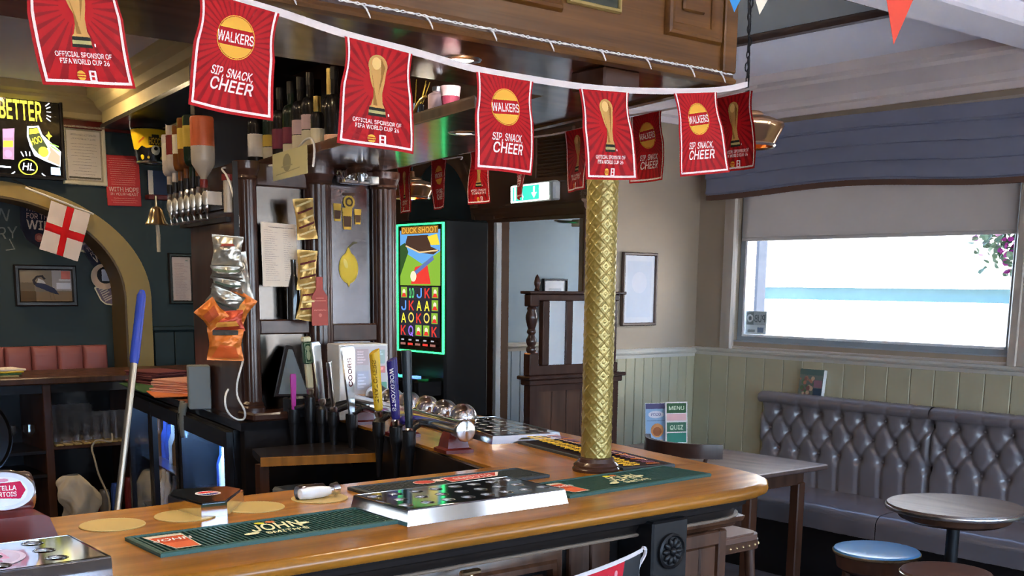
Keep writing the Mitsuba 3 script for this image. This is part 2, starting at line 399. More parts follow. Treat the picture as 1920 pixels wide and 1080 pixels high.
CORN = [(0, 2.72), (.02, 2.72), (.025, 2.755), (.05, 2.765), (.06, 2.80), (.10, 2.84), (.15, 2.865), (.16, 2.885), (.20, 2.90), (.21, 2.95), (0, 2.95)]
struct('trim_6', sweep([(4.95, 5.324), (5.95, 5.324), (5.95, -3.6)], CORN), 'cornice_paint', 'stepped plaster cornice above the window wall', 'trim', smooth=20)
struct('trim_7', sweep([(-3.6, 8.2), (4.95, 8.2)], CORN), 'warm_plaster', 'stepped plaster cornice above the teal wall', 'trim', smooth=20)
struct('trim_8', box(-3.6, 2.75, 2.85, 5.75, 3.02, 2.95, .012), 'ceiling_white', 'pale boxed ceiling beam near the window', 'trim')
CT = [(0, 2.95), (0, 2.935), (.02, 2.925), (.03, 2.91), (.055, 2.905), (.07, 2.925), (.085, 2.94), (.085, 2.95)]
struct('trim_9', sweep([(3.1, 3.20), (4.76, 3.20), (4.76, 5.6), (3.1, 5.6)], CT, closed=True), 'brown_trim', 'dark moulded frame around the grey ceiling panel', 'trim')
struct('trim_10', box(3.1, 3.2, 2.938, 4.76, 5.6, 2.952), 'coffer_grey', 'grey sunken ceiling panel inside the dark moulding', 'trim')
struct('trim_11', box(.5, 8.17, 2.70, 3.46, 8.2, 2.81, .006), 'red_wood', 'reddish brown picture rail on the teal wall', 'trim')

BK = [(2.93, 8.0), (2.47, 4.5)]
struct('trim_14', sweep(BK, [(0, 2.72), (0, 2.80), (.03, 2.82), (.05, 2.86), (.09, 2.89), (.10, 2.95), (-.32, 2.95), (-.32, 2.72)], side=1), 'warm_plaster', 'cream plaster downstand running back above the optics', 'trim', smooth=20)
struct('trim_15', sweep(BK, [(.012, 2.695), (.012, 2.72), (-.33, 2.72), (-.33, 2.695)], side=1), 'wood_black', 'dark board under the cream downstand', 'trim')
struct('trim_16', box(3.29, 8.165, 1.325, 4.9, 8.2, 1.36, .008), 'teal_paint', 'dark teal dado rail right of the arch', 'trim')
for i in range(5):
    k = numbered('wall_far__plank'); scene[k] = mikit.ply(box(3.30 + i * .155, 8.178, .1, 3.45 + i * .155, 8.2, 1.32, .005), 'teal_paint', smooth=30)

# ---- window
def grp(name, label, cat):
    labels[name] = {'label': label, 'category': cat, 'kind': 'structure'}; _used[name] = 0; return name
w = grp('window_1', 'wide bright street window with a grey frame above the bench', 'window')
fw = .05
for y0, y1, z0, z1 in ((3.09, 4.99, 1.335, 1.385), (3.09, 4.99, 2.57, 2.62), (4.94, 4.99, 1.335, 2.62), (3.09, 3.14, 1.335, 2.62)):
    part(w, 'sash', box(5.985, y0, z0, 6.045, y1, z1, .006), 'grey_window')
part(w, 'inner_bead', cat_([box(5.975, 4.925, 1.38, 5.99, 4.94, 2.6), box(5.975, 3.14, 1.372, 5.99, 4.94, 1.386)]), 'white_upvc')
part(w, 'pane', box(6.012, 3.14, 1.385, 6.016, 4.94, 2.57), 'pane_glass', smooth=False)
scene['window_1__pane'] = mikit.ply(X(trimesh.Trimesh([(-4.94, 1.385, 0), (-3.14, 1.385, 0), (-3.14, 2.57, 0), (-4.94, 2.57, 0)], [(0, 1, 2), (0, 2, 3)]), frame((6.014, 0, 0), (0, -1, 0))), 'pane_glass')
ARC = [(0, 0), (.02, 0), (.03, .02), (.03, .05), (.022, .055), (.022, .1), (0, .1)]
for nm, y, z0, z1, sgn in (('architrave', 4.985, 1.29, 2.66, 1), ('architrave', 3.095, 1.29, 2.66, -1)):
    prof = sg.Polygon([(0, 0), (sgn * .1, 0), (sgn * .1, .022), (sgn * .055, .022), (sgn * .05, .032), (sgn * .012, .032), (0, .02)])
    m = extrude(prof, z1 - z0); m.apply_transform(frame((5.95, y, z0), (0, 1, 0), (-1, 0, 0)))
    m.fix_normals(); part(w, nm, m, 'frame_paint')
part(w, 'sill_board', box(5.94, 3.0, 1.286, 6.0, 5.06, 1.308, .006), 'frame_paint')
part(w, 'apron', box(5.955, 3.09, 1.305, 5.99, 4.99, 1.345), 'grey_window')
pr = Print()
pr.rect(0, 0, .17, .15, lin(214, 222, 224)); pr.rect(.005, .06, .165, .145, lin(176, 184, 184)); pr.rect(.105, .062, .163, .143, lin(120, 130, 128))
pr.circ(.134, .103, .026, lin(206, 212, 210)); pr.circ(.134, .103, .013, lin(96, 106, 106))
pr.text('PUB', .055, .08, .045, lin(110, 118, 118), w=.085); pr.rect(.02, .012, .07, .045, lin(112, 130, 150)); pr.rect(.09, .012, .15, .03, lin(150, 160, 160))
STK = np.eye(4); STK[:3, 0] = (0, 1, 0); STK[:3, 1] = (0, 0, 1); STK[:3, 2] = (-1, 0, 0); STK[:3, 3] = (6.006, 4.765, 1.387)
put_print(w, pr, STK, name='sticker', label='small pale sticker in the lower corner of the pane')

rb = thing('roller_blind', 'plain beige roller blind half lowered over the street window', 'blind')
part(rb, 'fabric', box(5.966, 3.12, 2.0, 5.970, 4.965, 2.64), 'blind_fabric')
part(rb, 'bottom_bar', box(5.960, 3.12, 1.982, 5.974, 4.965, 2.004, .004), 'blind_fabric')
def pel(u, v):
    y = 5.19 - u * 2.6; z = 2.665 + .012 * np.sin(u * 5) - v * (.392 + .012 * np.sin(u * 9 + 1))
    x = 5.865 - .018 * np.sin(v * 3.14) - .016 * (((v + .012 * np.sin(u * 4)) * 4.2) % 1) ** 3 * (v < .96) * (v > .2) - .006 * meshkit.fbm(np.stack([y * 3, z * 5, y * 0], -1))
    return np.stack([x, y, z], -1)
va = thing('window_valance', 'dark blue grey pleated fabric valance hanging over the top of the window', 'valance')
part(va, 'fabric', slab(pel, 90, 90, .03, (1, 0, 0)), 'linen_grey', smooth=40)
def pelt(u, v):
    b = pel(u, np.ones_like(v)); b[:, 0] -= .006; b[:, 2] += .012 - v * .03; return b
part(va, 'fringe', slab(pelt, 90, 3, .034, (1, 0, 0)), 'linen_trim', smooth=40, label='brown trim along the lower edge')
part(va, 'board', box(5.875, 2.59, 2.655, 5.95, 5.19, 2.675), 'frame_paint')

rb2 = thing('roller_blind', 'added unseen blind over the second street window, dimming its mirror reflection', 'blind')  # unseen blind added to dim the window mirrored in the cabinet
part(rb2, 'fabric', box(5.966, -1.27, 1.53, 5.970, 1.07, 2.64), 'blind_fabric'); part(rb2, 'bottom_bar', box(5.960, -1.27, 1.512, 5.974, 1.07, 1.534, .004), 'blind_fabric')
# ---- windows behind the viewer
for i, (a, b) in enumerate(FRONT_WIN):
    w2 = grp(f'window_{i + 2}', 'street window in the wall behind the viewer', 'window')
    part(w2, 'frame', X(sweep([(0, 0), (b - a, 0), (b - a, 2.0), (0, 2.0)], [(-.06, 0), (-.06, .08), (0, .08), (0, 0)], closed=True), FX(a, -3.54, .6)), 'white_upvc')
    part(w2, 'mullion', box((a + b) / 2 - .03, -3.66, .6, (a + b) / 2 + .03, -3.6, 2.6), 'white_upvc')
    put(numbered(w2 + '__pane'), trimesh.Trimesh([(a, -3.63, .6), (b, -3.63, .6), (b, -3.63, 2.6), (a, -3.63, 2.6)], [(0, 1, 2), (0, 2, 3)]), 'pane_glass', False)

for nm, lb, y0, y1, z0, z1 in (('window_5', 'second street window along the bench wall', -1.3, 1.1, 1.335, 2.62), ('door_2', 'glazed street door in the window wall behind the viewer', -3.3, -1.75, .15, 2.3), ('window_6', 'street window of the lobby', 5.75, 6.2, .9, 2.3)):
    w2 = grp(nm, lb, nm[:-2])
    part(w2, 'frame', X(sweep([(0, 0), (y1 - y0, 0), (y1 - y0, z1 - z0), (0, z1 - z0)], [(-.05, 0), (-.05, .06), (0, .06), (0, 0)], closed=True), frame((6.06, y1, z0), (0, -1, 0))), 'white_upvc')
    put(numbered(w2 + '__pane'), trimesh.Trimesh([(6.03, y0, z0), (6.03, y1, z0), (6.03, y1, z1), (6.03, y0, z1)], [(0, 2, 1), (0, 3, 2)]), 'pane_glass', False)

# ---- doorway to the lobby
d1 = grp('door_1', 'open doorway into the pale lobby with a brown wooden surround', 'doorway')
part(d1, 'jamb', box(4.92, 6.24, 0, 5.06, 6.455, 2.2, .01), 'brown_paint')
part(d1, 'jamb', box(4.92, 5.33, 0, 5.06, 5.36, 2.2, .006), 'brown_paint')
HP = [(0, 2.10), (.03, 2.10), (.034, 2.12), (.02, 2.128), (.03, 2.15), (.045, 2.165), (.05, 2.19), (.07, 2.20), (.07, 2.212), (0, 2.212)]
part(d1, 'header', sweep([(4.95, 6.46), (4.95, 5.33)], HP), 'brown_paint')
part(d1, 'stop_strip', box(4.915, 6.205, 0, 4.96, 6.24, 2.10, .004), 'white_plastic', label='chipped white door edge')
part(d1, 'closer_arm', cat_([box(5.02, 5.40, 2.055, 5.10, 5.58, 2.10, .006), tube([(5.03, 5.5, 2.08), (5.0, 5.66, 2.09), (5.03, 5.74, 2.1)], .009)]), 'steel')
for y0, y1, z0, z1 in ((5.82, 5.87, 2.33, 2.66), (5.47, 5.52, 2.33, 2.66), (5.47, 5.87, 2.33, 2.37), (5.47, 5.87, 2.62, 2.66)):
    part(d1, 'vent_frame', box(4.925, y0, z0, 4.95, y1, z1, .006), 'brown_paint')
for i in range(12): part(d1, 'vent_slat', X(box(-.010, 5.52, -.003, .012, 5.82, .003), trimesh.transformations.translation_matrix((4.94, 0, 2.382 + i * .0205)) @ rot(35, (0, 1, 0))), 'brown_paint', smooth=False)
# arched opening beside it, dark
A2 = sg.Polygon([(6.47, 0)] + [(6.47 + .42 * (1 - math.cos(t)), 1.95 + .60 * math.sin(t)) for t in np.linspace(0, np.pi, 33)] + [(7.31, 0)])
struct('trim_12', cat_([wall_x(A2.buffer(.09).intersection(sg.box(6.46, 0, 7.4, 3)).difference(A2), 4.95, .0).apply_translation((0, 0, 0)) if False else wall_x(A2.buffer(.085).intersection(sg.box(6.462, 0, 7.6, 3)).difference(A2), 4.915, .04)]), 'brown_paint', 'brown arched moulding beside the lobby doorway', 'trim')
struct('trim_13', wall_x(A2, 4.93, .02), 'teal_paint', 'dark teal arched recess behind the gaming machine', 'trim')

# ---- across the street, seen through the glass
mat('render_white', lin(226, 226, 224), rough=.8)
mat('asphalt', lin(196, 194, 190), rough=.9)
mat('shop_cyan', lin(70, 104, 114), rough=.4)
struct('ground', box(6.2, -30, -.3, 40, 40, -.15), 'asphalt', 'street outside the window', 'street')
mat('paving', lin(214, 210, 204), rough=.9)
struct('ground_front', box(-40, -40, -.3, 6.15, -3.85, -.15), 'paving', 'pavement outside the windows behind the viewer', 'pavement')
sh = thing('white_building', 'sunlit white shopfront across the street, seen through the window', 'building')
part(sh, 'upper_wall', box(10.5, -12.0, 1.70, 10.9, 8.55, 6.5), 'render_white')
part(sh, 'fascia_strip', box(10.62, -12.0, 1.57, 10.8, 8.5, 1.70), 'shop_cyan', label='pale blue strip under the ledge')
for y in (-2.77, -.85, 1.08, 3.0, 4.925, 6.85): part(sh, 'panel', box(10.56, y + .012, -.15, 10.8, min(y + 1.913, 8.5), 1.57, .01), 'render_white')
part(sh, 'side_pier', box(10.40, 8.62, -.15, 10.9, 8.95, 3.2), 'render_white')
sg1 = thing('street_sign', 'lime green sign board on the street beyond the left edge of the window', 'sign')
mat('lime', lin(120, 150, 60), rough=.5)
part(sg1, 'board', box(9.9, 8.02, 1.74, 9.94, 8.20, 2.25, .005), 'lime')
part(sg1, 'post', cyl((9.96, 8.15, -.15), (9.96, 8.15, 2.4), .03), 'grey_window')
mat('post_blue', lin(58, 66, 78), rough=.5)
sp = single('street_post', cat_([box(8.1, 6.56, -.15, 8.25, 6.72, 4.5, .02), box(8.06, 6.52, -.15, 8.29, 6.76, .3, .02)]), 'post_blue', 'blue grey post on the pavement behind the left edge of the window', 'post')
mat('leaf', lin(84, 110, 84), rough=.6); mat('petal', lin(130, 30, 110), rough=.6); mat('petal_pale', lin(200, 150, 196), rough=.6)
hb = thing('hanging_basket', 'basket of trailing plants with magenta flowers outside the window', 'hanging basket')
part(hb, 'bowl', lathe([(.02, 0), (.12, .02), (.18, .09), (.2, .17), (.19, .17), (.16, .09), (.1, .03)], 24, (6.62, 3.47, 2.02)), 'iron_black')
part(hb, 'bracket', tube([(6.15, 3.47, 2.6), (6.62, 3.47, 2.62), (6.62, 3.47, 2.18)], .01), 'iron_black')
def leaves(n, c, s, size, seed):
    r = np.random.default_rng(seed); out = []
    base = trimesh.Trimesh([(0, -.3, 0), (.5, -.1, .1), (.55, .45, .12), (0, 1, 0), (-.55, .45, .12), (-.5, -.1, .1)], [(0, 1, 2), (0, 2, 3), (0, 3, 4), (0, 4, 5)])
    for _ in range(n):
        m = base.copy(); m.apply_scale(size * r.uniform(.6, 1.3)); m.apply_transform(trimesh.transformations.random_rotation_matrix(r.random(3)))
        m.apply_translation(np.array(c) + r.normal(size=3) * s); out.append(m)
    return cat_(out)
part(hb, 'foliage', leaves(150, (6.62, 3.52, 1.98), (.09, .10, .075), .035, 1), 'leaf', smooth=False, kind='stuff')
part(hb, 'foliage', leaves(70, (6.6, 3.45, 1.92), (.05, .05, .06), .03, 5), 'leaf', smooth=False, kind='stuff')
part(hb, 'flower', leaves(45, (6.55, 3.44, 1.94), (.04, .03, .05), .032, 2), 'petal', smooth=False, kind='stuff')
part(hb, 'flower', leaves(16, (6.6, 3.62, 2.0), (.03, .05, .05), .028, 3), 'petal_pale', smooth=False, kind='stuff')

# ---- recessed spots, both seen ones and added unseen ones
def downlight(x, y, z, s, label, col=SOFTW, r=.04):
    t = thing('seen_and_added_spot', label, 'spotlight', 'recessed spotlights')
    part(t, 'trim_ring', lathe([(r, 0), (r + .004, -.006), (r + .02, -.004), (r + .024, 0)], 28, (x, y, z), cap=False), 'chrome', smooth=50)
    k = numbered(t + '__lens'); m = lathe([(.0005, .0), (r, 0)], 24, (x, y, z - .0015), cap=False); m.invert()
    if m.face_normals[:, 2].mean() > 0: m.invert()
    put(k, m, 'white_plastic', False); scene[k]['emitter'] = glow(col, s)

# ================================================================== the bar
def leg(off, y): return 2.27 + off + .2 * (y - 2.89)          # inner edge line of the right leg
LEGDIR = np.array([.19612, .98058, 0])
curve = [(2.62, 2.15), (2.70, 2.158), (2.78, 2.185), (2.845, 2.235), (2.885, 2.30), (2.908, 2.39), (2.925, 2.50)]
OUT = [(-1.6, 2.15)] + curve + [(3.36, 5.4)]
TOPP = sg.Polygon(OUT + [(leg(0, 5.4), 5.4), (2.27, 2.89), (-1.6, 2.89)])
bc = thing('bar_counter', 'varnished oak pub bar counter with a rounded corner and dark panelled front', 'bar counter')
inset = TOPP.buffer(-.014)
top = mv(extrude(TOPP.buffer(-.006), .012), 0, 0, 1.088)
part(bc, 'bar_top', top, 'bar_top')
th_ = np.linspace(0, np.pi, 9)
NOSE = [(-.02, 1.1)] + [(.022 * math.sin(t) - .006, 1.079 + .021 * math.cos(t)) for t in th_] + [(-.006, 1.052), (-.02, 1.048), (-.06, 1.046), (-.06, 1.09)]
NP = [(-.006 + .02 * math.sin(t), 1.080 + .020 * math.cos(t)) for t in th_]
part(bc, 'nosing', sweep(OUT, [(-.03, 1.0995)] + NP + [(-.02, 1.058), (-.035, 1.056)]), 'bar_top')
MOULD = [(-.03, 1.062), (-.034, 1.045), (-.05, 1.040), (-.052, 1.028), (-.075, 1.018), (-.085, 1.004), (-.088, .992), (-.2, .992), (-.2, 1.062)]
part(bc, 'frieze_moulding', sweep(OUT, MOULD), 'wood_black')
part(bc, 'edge_bead', sweep(OUT, [(-.078, .994), (-.075, .990), (-.078, .986), (-.2, .986), (-.2, .994)]), 'bead_worn', label='worn pale bead under the moulding')
BODY = sg.Polygon([(-1.6, 2.31), (2.60, 2.31), (2.70, 2.33), (2.745, 2.40), (2.77, 2.52), (3.21, 5.4), (leg(.04, 5.4), 5.4), (2.24, 2.85), (-1.6, 2.85)])
part(bc, 'carcase', mv(extrude(BODY, 1.09), 0, 0, 0), 'wood_black')
def panel_frame(x0, x1, z0, z1, y=2.31, bw=.045):
    m = sweep([(0, 0), (x1 - x0, 0), (x1 - x0, z1 - z0), (0, z1 - z0)], [(0, 0), (0, .012), (-.012, .018), (-.022, .018), (-.03, .026), (-bw, .026), (-bw, 0)], closed=True)
    part(bc, 'panel_frame', X(m, FX(x0, y, z0)), 'dark_oak')
for x0, x1 in ((-1.5, -.95), (-.85, -.3), (-.2, .35), (.45, 1.0), (1.1, 1.48), (1.56, 2.06)):
    panel_frame(x0, x1, .2, .965)
    part(bc, 'panel', box(x0 + .06, 2.295, .26, x1 - .06, 2.312, .905, .008), 'dark_oak')
for x in (-.9, -.25, .4, 1.05, 1.52): part(bc, 'stile', box(x - .045, 2.297, .0, x + .045, 2.312, .985, .003), 'dark_oak')
for i, x in enumerate((2.085, 2.165)): part(bc, 'plank', box(x, 2.292, .05, x + .076, 2.312, .98, .004), 'dark_oak')
cbx = box(2.285, 2.17, .83, 2.43, 2.312, 1.035, .006)
part(bc, 'corbel', cat_([cbx, box(2.295, 2.2, .60, 2.42, 2.312, .83, .01), box(2.31, 2.24, .2, 2.405, 2.312, .6, .01)]), 'iron_black', label='blue black bracket with a carved rosette')
ros = [lathe([(.052, 0), (.052, .008), (.046, .012), (.042, .006), (.0005, .004)], 28)]
for i in range(10):
    a = i * 2 * math.pi / 10
    p = trimesh.creation.icosphere(2, 1.0); p.apply_scale((.014, .008, .008)); p.apply_translation((.026, 0, .008)); p.apply_transform(rot(math.degrees(a), (0, 0, 1))); ros.append(p)
c = trimesh.creation.icosphere(2, .012); c.apply_translation((0, 0, .008)); ros.append(c)
part(bc + '__corbel', 'rosette', X(cat_(ros), frame((2.357, 2.169, .945), (1, 0, 0))), 'iron_black', smooth=40)
part(bc, 'capital', sweep([(2.44, 2.312), (2.775, 2.312), (2.80, 2.42)], [(0, .94), (.008, .942), (.02, .955), (.035, .962), (.04, .978), (0, .982)]), 'dark_oak')
for x0, x1 in ((2.44, 2.475), (2.705, 2.74)): part(bc, 'stile', box(x0, 2.285, .03, x1, 2.312, .94, .004), 'dark_oak')
part(bc, 'rail', box(2.475, 2.285, .895, 2.705, 2.312, .94, .004), 'dark_oak')
for i in range(3): part(bc, 'plank', box(2.477 + i * .0765, 2.296, .03, 2.551 + i * .0765, 2.312, .893, .005), 'dark_oak')
hk = single('bag_hook', cat_([box(1.655, 2.212, .966, 1.715, 2.232, .98, .004), tube(spline([(1.685, 2.218, .966), (1.685, 2.205, .945), (1.685, 2.18, .94), (1.685, 2.165, .955), (1.685, 2.17, .968)], 16), .005)]), 'brass', 'small brass bag hook under the edge of the bar counter', 'hook')

# column
def colf(u, v):
    z = 1.14 + v * 1.06; a = u * 2 * np.pi
    s = a * 8 / (2 * np.pi); t = z / .042
    dist = np.abs(((s + t) % 1) - .5) * 2; d2 = np.abs(((s - t) % 1) - .5) * 2
    r = .047 + 0.0018 * np.clip(1 - dist * 4, 0, 1) + .0016 * np.clip(1 - d2 * 4, 0, 1) + .001 * (np.minimum(dist, d2) > .75)
    r = r + .0006 * meshkit.noise(np.stack([a * 9, z * 160, 0 * z], -1))
    return np.stack([2.507 + r * np.cos(a), 2.643 + r * np.sin(a), z], -1)
co = thing('embossed_column', 'gold painted column with an embossed lattice standing on the bar', 'column')
part(co, 'shaft', grid(colf, 145, 700), 'gold_paint', smooth=True)
part(co, 'base', lathe([(.074, 1.1), (.076, 1.108), (.07, 1.113), (.072, 1.12), (.066, 1.126), (.06, 1.13), (.056, 1.142), (.049, 1.146)], 40, (2.507, 2.643, 0)), 'mahogany')
part(co, 'cap', cat_([lathe([(.049, 2.195), (.056, 2.205), (.052, 2.22), (.06, 2.25), (.066, 2.262)], 40, (2.507, 2.643, 0)), obox(2.507, 2.643, 2.26, 2.32, .15, .15, 0, .006)]), 'soffit_wood')

# ---- rubber bar mats
GRN, DGRN = lin(24, 66, 60), lin(14, 40, 38)
def bar_mat(cx, cy, L, W, a, m, label, printer, ribs=True, group='rubber bar mats'):
    ml = 'rubber_green_light' if m == 'rubber_green' else 'rubber_grey'
    t = thing('bar_mat', label, 'bar mat', group)
    M = trimesh.transformations.translation_matrix((cx, cy, 1.1)) @ rz(a)
    part(t, 'base', X(box(-L / 2, -W / 2, 0, L / 2, W / 2, .004, .001), M), m)
    rim = sweep([(-L / 2, -W / 2), (L / 2, -W / 2), (L / 2, W / 2), (-L / 2, W / 2)], [(0, .0), (0, .008), (-.003, .010), (-.010, .010), (-.012, .004), (-.012, 0)], closed=True)
    part(t, 'rim', X(rim, M), ml)
    if ribs: 
        rb = [X(box(-.0028, -W / 2 + .015, .004, .0028, W / 2 - .015, .0082), trimesh.transformations.translation_matrix((x, 0, 0))) for x in np.arange(-L / 2 + .02, L / 2 - .018, .0125)]
        part(t, 'rib', X(cat_(rb), M), ml, smooth=False, kind='stuff')
    pr = Print(); printer(pr); put_print(t, pr, M @ trimesh.transformations.translation_matrix((-L / 2, -W / 2, .0088)))
    return t
CRM = lin(226, 226, 178)
def ale(pr):
    pr.poly([(.028, .172), (.118, .172), (.105, .025), (.045, .025)], lin(214, 200, 176)); pr.poly([(.034, .150), (.112, .150), (.101, .030), (.048, .030)], lin(196, 74, 44)); pr.poly([(.04, .085), (.108, .085), (.101, .032), (.048, .032)], lin(222, 104, 60))
    pr.text('JOHN', .073, .105, .024, lin(240, 228, 214), shear=.2)
    pr.circ(.31, .158, .012, lin(214, 206, 60)); pr.circ(.338, .158, .012, lin(206, 120, 70))
    pr.text('JOHN', .32, .075, .058, CRM, w=.13, shear=.25, sy=1.15); pr.circ(.243, .06, .020, CRM, .011, 10); pr.circ(.395, .10, .020, CRM, .011, 10)
    pr.text("SMITH'S", .325, .034, .024, CRM, w=.11, shear=.2)
bar_mat(1.237, 2.418, .62, .205, 0, 'rubber_green', 'dark green ribbed bar mat left of the steel drip tray, on the near bar edge', ale)
bar_mat(2.41, 2.436, .62, .205, 2.5, 'rubber_green', 'green ribbed bar mat lying at the foot of the gold column', ale)
def dark(pr):
    R, Wt = lin(190, 66, 58), lin(230, 214, 206)
    pr.circ(.225, .105, .036, Wt, .028); pr.circ(.225, .105, .033, R, .025); pr.rect(.262, .09, .29, .125, Wt); pr.poly([(.29, .055), (.47, .07), (.52, .13), (.30, .135)], Wt); pr.poly([(.295, .06), (.465, .075), (.505, .127), (.303, .13)], R)
    pr.text('SMOOTH', .39, .08, .03, Wt, w=.14, shear=.2)
bar_mat(1.985, 2.708, .62, .165, -.5, 'rubber_black', 'dark ribbed bar mat with a red print behind the steel drip tray', dark)
def yel(pr):
    r = np.random.default_rng(4); Y, P, O = lin(226, 186, 60), lin(120, 82, 104), lin(176, 96, 56)
    pr.rect(.012, .012, .70, .19, lin(40, 26, 26))
    for i in range(22):
        x = .03 + i * .0305; pr.poly([(x, .112 + r.uniform(-.006, .01)), (x + .022, .105), (x + .030, .165), (x + .012, .18 + r.uniform(-.01, .005)), (x + .004, .16)], Y); pr.circ(x + .014, .14, .006, lin(60, 30, 24))
        pr.poly([(x, .035), (x + .022, .03 + r.uniform(0, .01)), (x + .026, .08), (x + .006, .085)], P if i % 3 else O)
    pr.line([(.02, .098), (.69, .098)], .006, lin(226, 196, 170))
t = bar_mat(2.738, 2.91, .70, .205, 79.5, 'rubber_black', 'dark bar mat with yellow and purple lettering, lying behind the gold column', yel, ribs=False)

# ---- steel drip trays
def drip_tray(cx, cy, L, W, a, h, holes, label, emblem=None, m='tray_steel', tilt=.008):
    t = thing('drip_tray', label, 'drip tray', 'steel drip trays')
    M = trimesh.transformations.translation_matrix((cx, cy, 1.1)) @ rz(a)
    pl = sg.box(-L / 2, -W / 2, L / 2, W / 2).buffer(-.002).buffer(.002)
    for x, y, r in holes: pl = pl.difference(sg.Point(x, y).buffer(r, quad_segs=8))
    part(t, 'top_plate', X(mv(extrude(pl, .002), 0, 0, h - .002), M), m)
    part(t, 'wall', X(sweep([(-L / 2, -W / 2), (L / 2, -W / 2), (L / 2, W / 2), (-L / 2, W / 2)], [(tilt, 0), (tilt * .15, h - .003), (-.002, h), (-.006, h + .001), (-.006, 0)], closed=True), M), 'tray_chrome')
    part(t, 'pan', X(box(-L / 2 + .005, -W / 2 + .005, .001, L / 2 - .005, W / 2 - .005, .012), M), 'rubber_black')
    for x, y, r in holes: part(t, 'hole_rim', X(lathe([(r - .001, h - .006), (r, h - .0005), (r + .0015, h + .0008), (r + .003, h - .0002)], 24, (x, y, 0), cap=False), M), 'tray_steel', smooth=50)
    if emblem:
        pr = Print(); emblem(pr); put_print(t, pr, M @ trimesh.transformations.translation_matrix((0, 0, h + .0003)), m='print_gloss')
    return t
hol = [(-.225 + .0642 * i + (.032 if j % 2 else 0), -.072 + .072 * j, .0165) for j in range(3) for i in range(8) if -.225 + .0642 * i + (.032 if j % 2 else 0) < .235]
drip_tray(1.793, 2.405, .51, .25, 0, .040, hol, 'polished steel drip tray with round holes, between the two green bar mats')
def stel(pr0):
    pr = Print()
    pr.circ(.01, .0, .115, lin(214, 206, 226), .098); pr.circ(.01, 0, .108, lin(200, 192, 214), .09); pr.rect(-.08, -.03, .09, .03, lin(214, 150, 186)); pr.rect(-.07, .035, .07, .05, lin(206, 120, 160)); pr.rect(-.07, -.05, .07, -.04, lin(206, 120, 160))
    cut = so.unary_union([sg.Point(x, y).buffer(r + .0035, quad_segs=8) for x, y, r in hol2])
    E_ = lambda a, b: sa.scale(sg.Point(0, 0).buffer(1, quad_segs=14), a, b, origin=(0, 0))
    for shp, c in ((sa.translate(E_(.115, .098), .01), lin(214, 206, 226)), (sa.translate(E_(.105, .088), .01), lin(196, 188, 212)), (sg.box(-.08, -.03, .09, .03), lin(212, 150, 186)), (sg.box(-.07, .036, .07, .05), lin(206, 120, 160)), (sg.box(-.07, -.054, .07, -.04), lin(206, 120, 160))): pr0.poly(shp.difference(cut), c)
hol2 = [(.165, .08, .02), (.165, .003, .02), (.165, -.075, .02), (.07, .078, .02), (.06, 0, .02), (.055, -.08, .02), (-.06, .075, .02), (-.07, -.075, .02), (-.18, .07, .02), (-.18, -.07, .02)]
drip_tray(.535, 2.352, .51, .25, 0, .04, hol2, 'polished drip tray with a pale oval emblem, at the left end of the bar', stel, tilt=.001)
hol3 = [(-.24 + .0686 * i + (.034 if j % 2 else 0), -.09 + .06 * j, .0165) for j in range(4) for i in range(8) if -.24 + .0686 * i + (.034 if j % 2 else 0) < .26]
drip_tray(2.82, 3.565, .57, .28, 77, .032, hol3, 'steel drip tray with round holes on the far leg of the bar')

# ---- round pads, beer fonts
for i, (x, y, lb) in enumerate(((.966, 2.703, 'round tan pad on the bar, leftmost of the row'), (1.152, 2.705, 'round tan pad on the bar in front of the black soda font'), (1.343, 2.706, 'round tan pad on the bar just right of the black soda font'), (1.545, 2.722, 'round tan pad on the bar under the chrome tap lever'))):
    single('bar_pad', lathe([(.0765, 0), (.0772, .002), (.075, .0035), (.0005, .0035)], 40, (x, y, 1.1)), 'tan_pad', lb, 'bar pad', 'round tan pads on the bar')
tl = thing('tap_lever', 'loose chrome and white tap lever lying on a round tan pad', 'tap lever')
part(tl, 'lever', X(lathe([(.0005, 0), (.014, .004), (.017, .03), (.016, .07), (.012, .095), (.0005, .1)], 20), frame((1.475, 2.715, 1.121), (0, 0, 1), (0, 1, 0)) @ rot(90, (0, 0, 1)) if False else trimesh.transformations.translation_matrix((1.475, 2.712, 1.121)) @ rot(90, (0, 1, 0))), 'white_plastic')
part(tl, 'spout', X(lathe([(.012, 0), (.013, .01), (.017, .013), (.017, .03), (.009, .036), (.0005, .038)], 20), trimesh.transformations.translation_matrix((1.568, 2.714, 1.121)) @ rot(80, (0, 1, 0))), 'chrome')
part(tl, 'guard', X(lathe([(.019, 0), (.021, .02), (.019, .08), (.0175, .08), (.019, .02), (.0175, 0)], 20, cap=False), trimesh.transformations.translation_matrix((1.478, 2.725, 1.1225)) @ rot(90, (0, 1, 0))), 'chrome')

sf = thing('soda_font', 'black faceted soda font with chrome sides and a red white and blue roundel', 'soda font')
SP = sg.Polygon([(1.155, 2.82), (1.172, 2.655), (1.24, 2.652), (1.352, 2.79), (1.335, 2.86), (1.195, 2.89)])
part(sf, 'body', mv(extrude(SP, .034), 0, 0, 1.1), 'chrome', smooth=False)
part(sf, 'lid', mv(extrude(SP.buffer(-.006, join_style=2), .004), 0, 0, 1.134), 'black_gloss', smooth=False)
pr = Print(); pr.circ(0, 0, .033, lin(236, 236, 240)); 
top_ = sg.Polygon([(-.03, .001), (-.012, -.003), (.004, .005), (.018, .014), (.03, .012), (.03, .04), (-.03, .04)]).intersection(sg.Point(0, 0).buffer(.027)); bot_ = sg.Polygon([(-.03, -.009), (-.012, -.013), (.004, -.006), (.018, .003), (.03, .002), (.03, -.04), (-.03, -.04)]).intersection(sg.Point(0, 0).buffer(.027))
pr.poly(top_, lin(206, 40, 46)); pr.poly(bot_, lin(30, 58, 140))
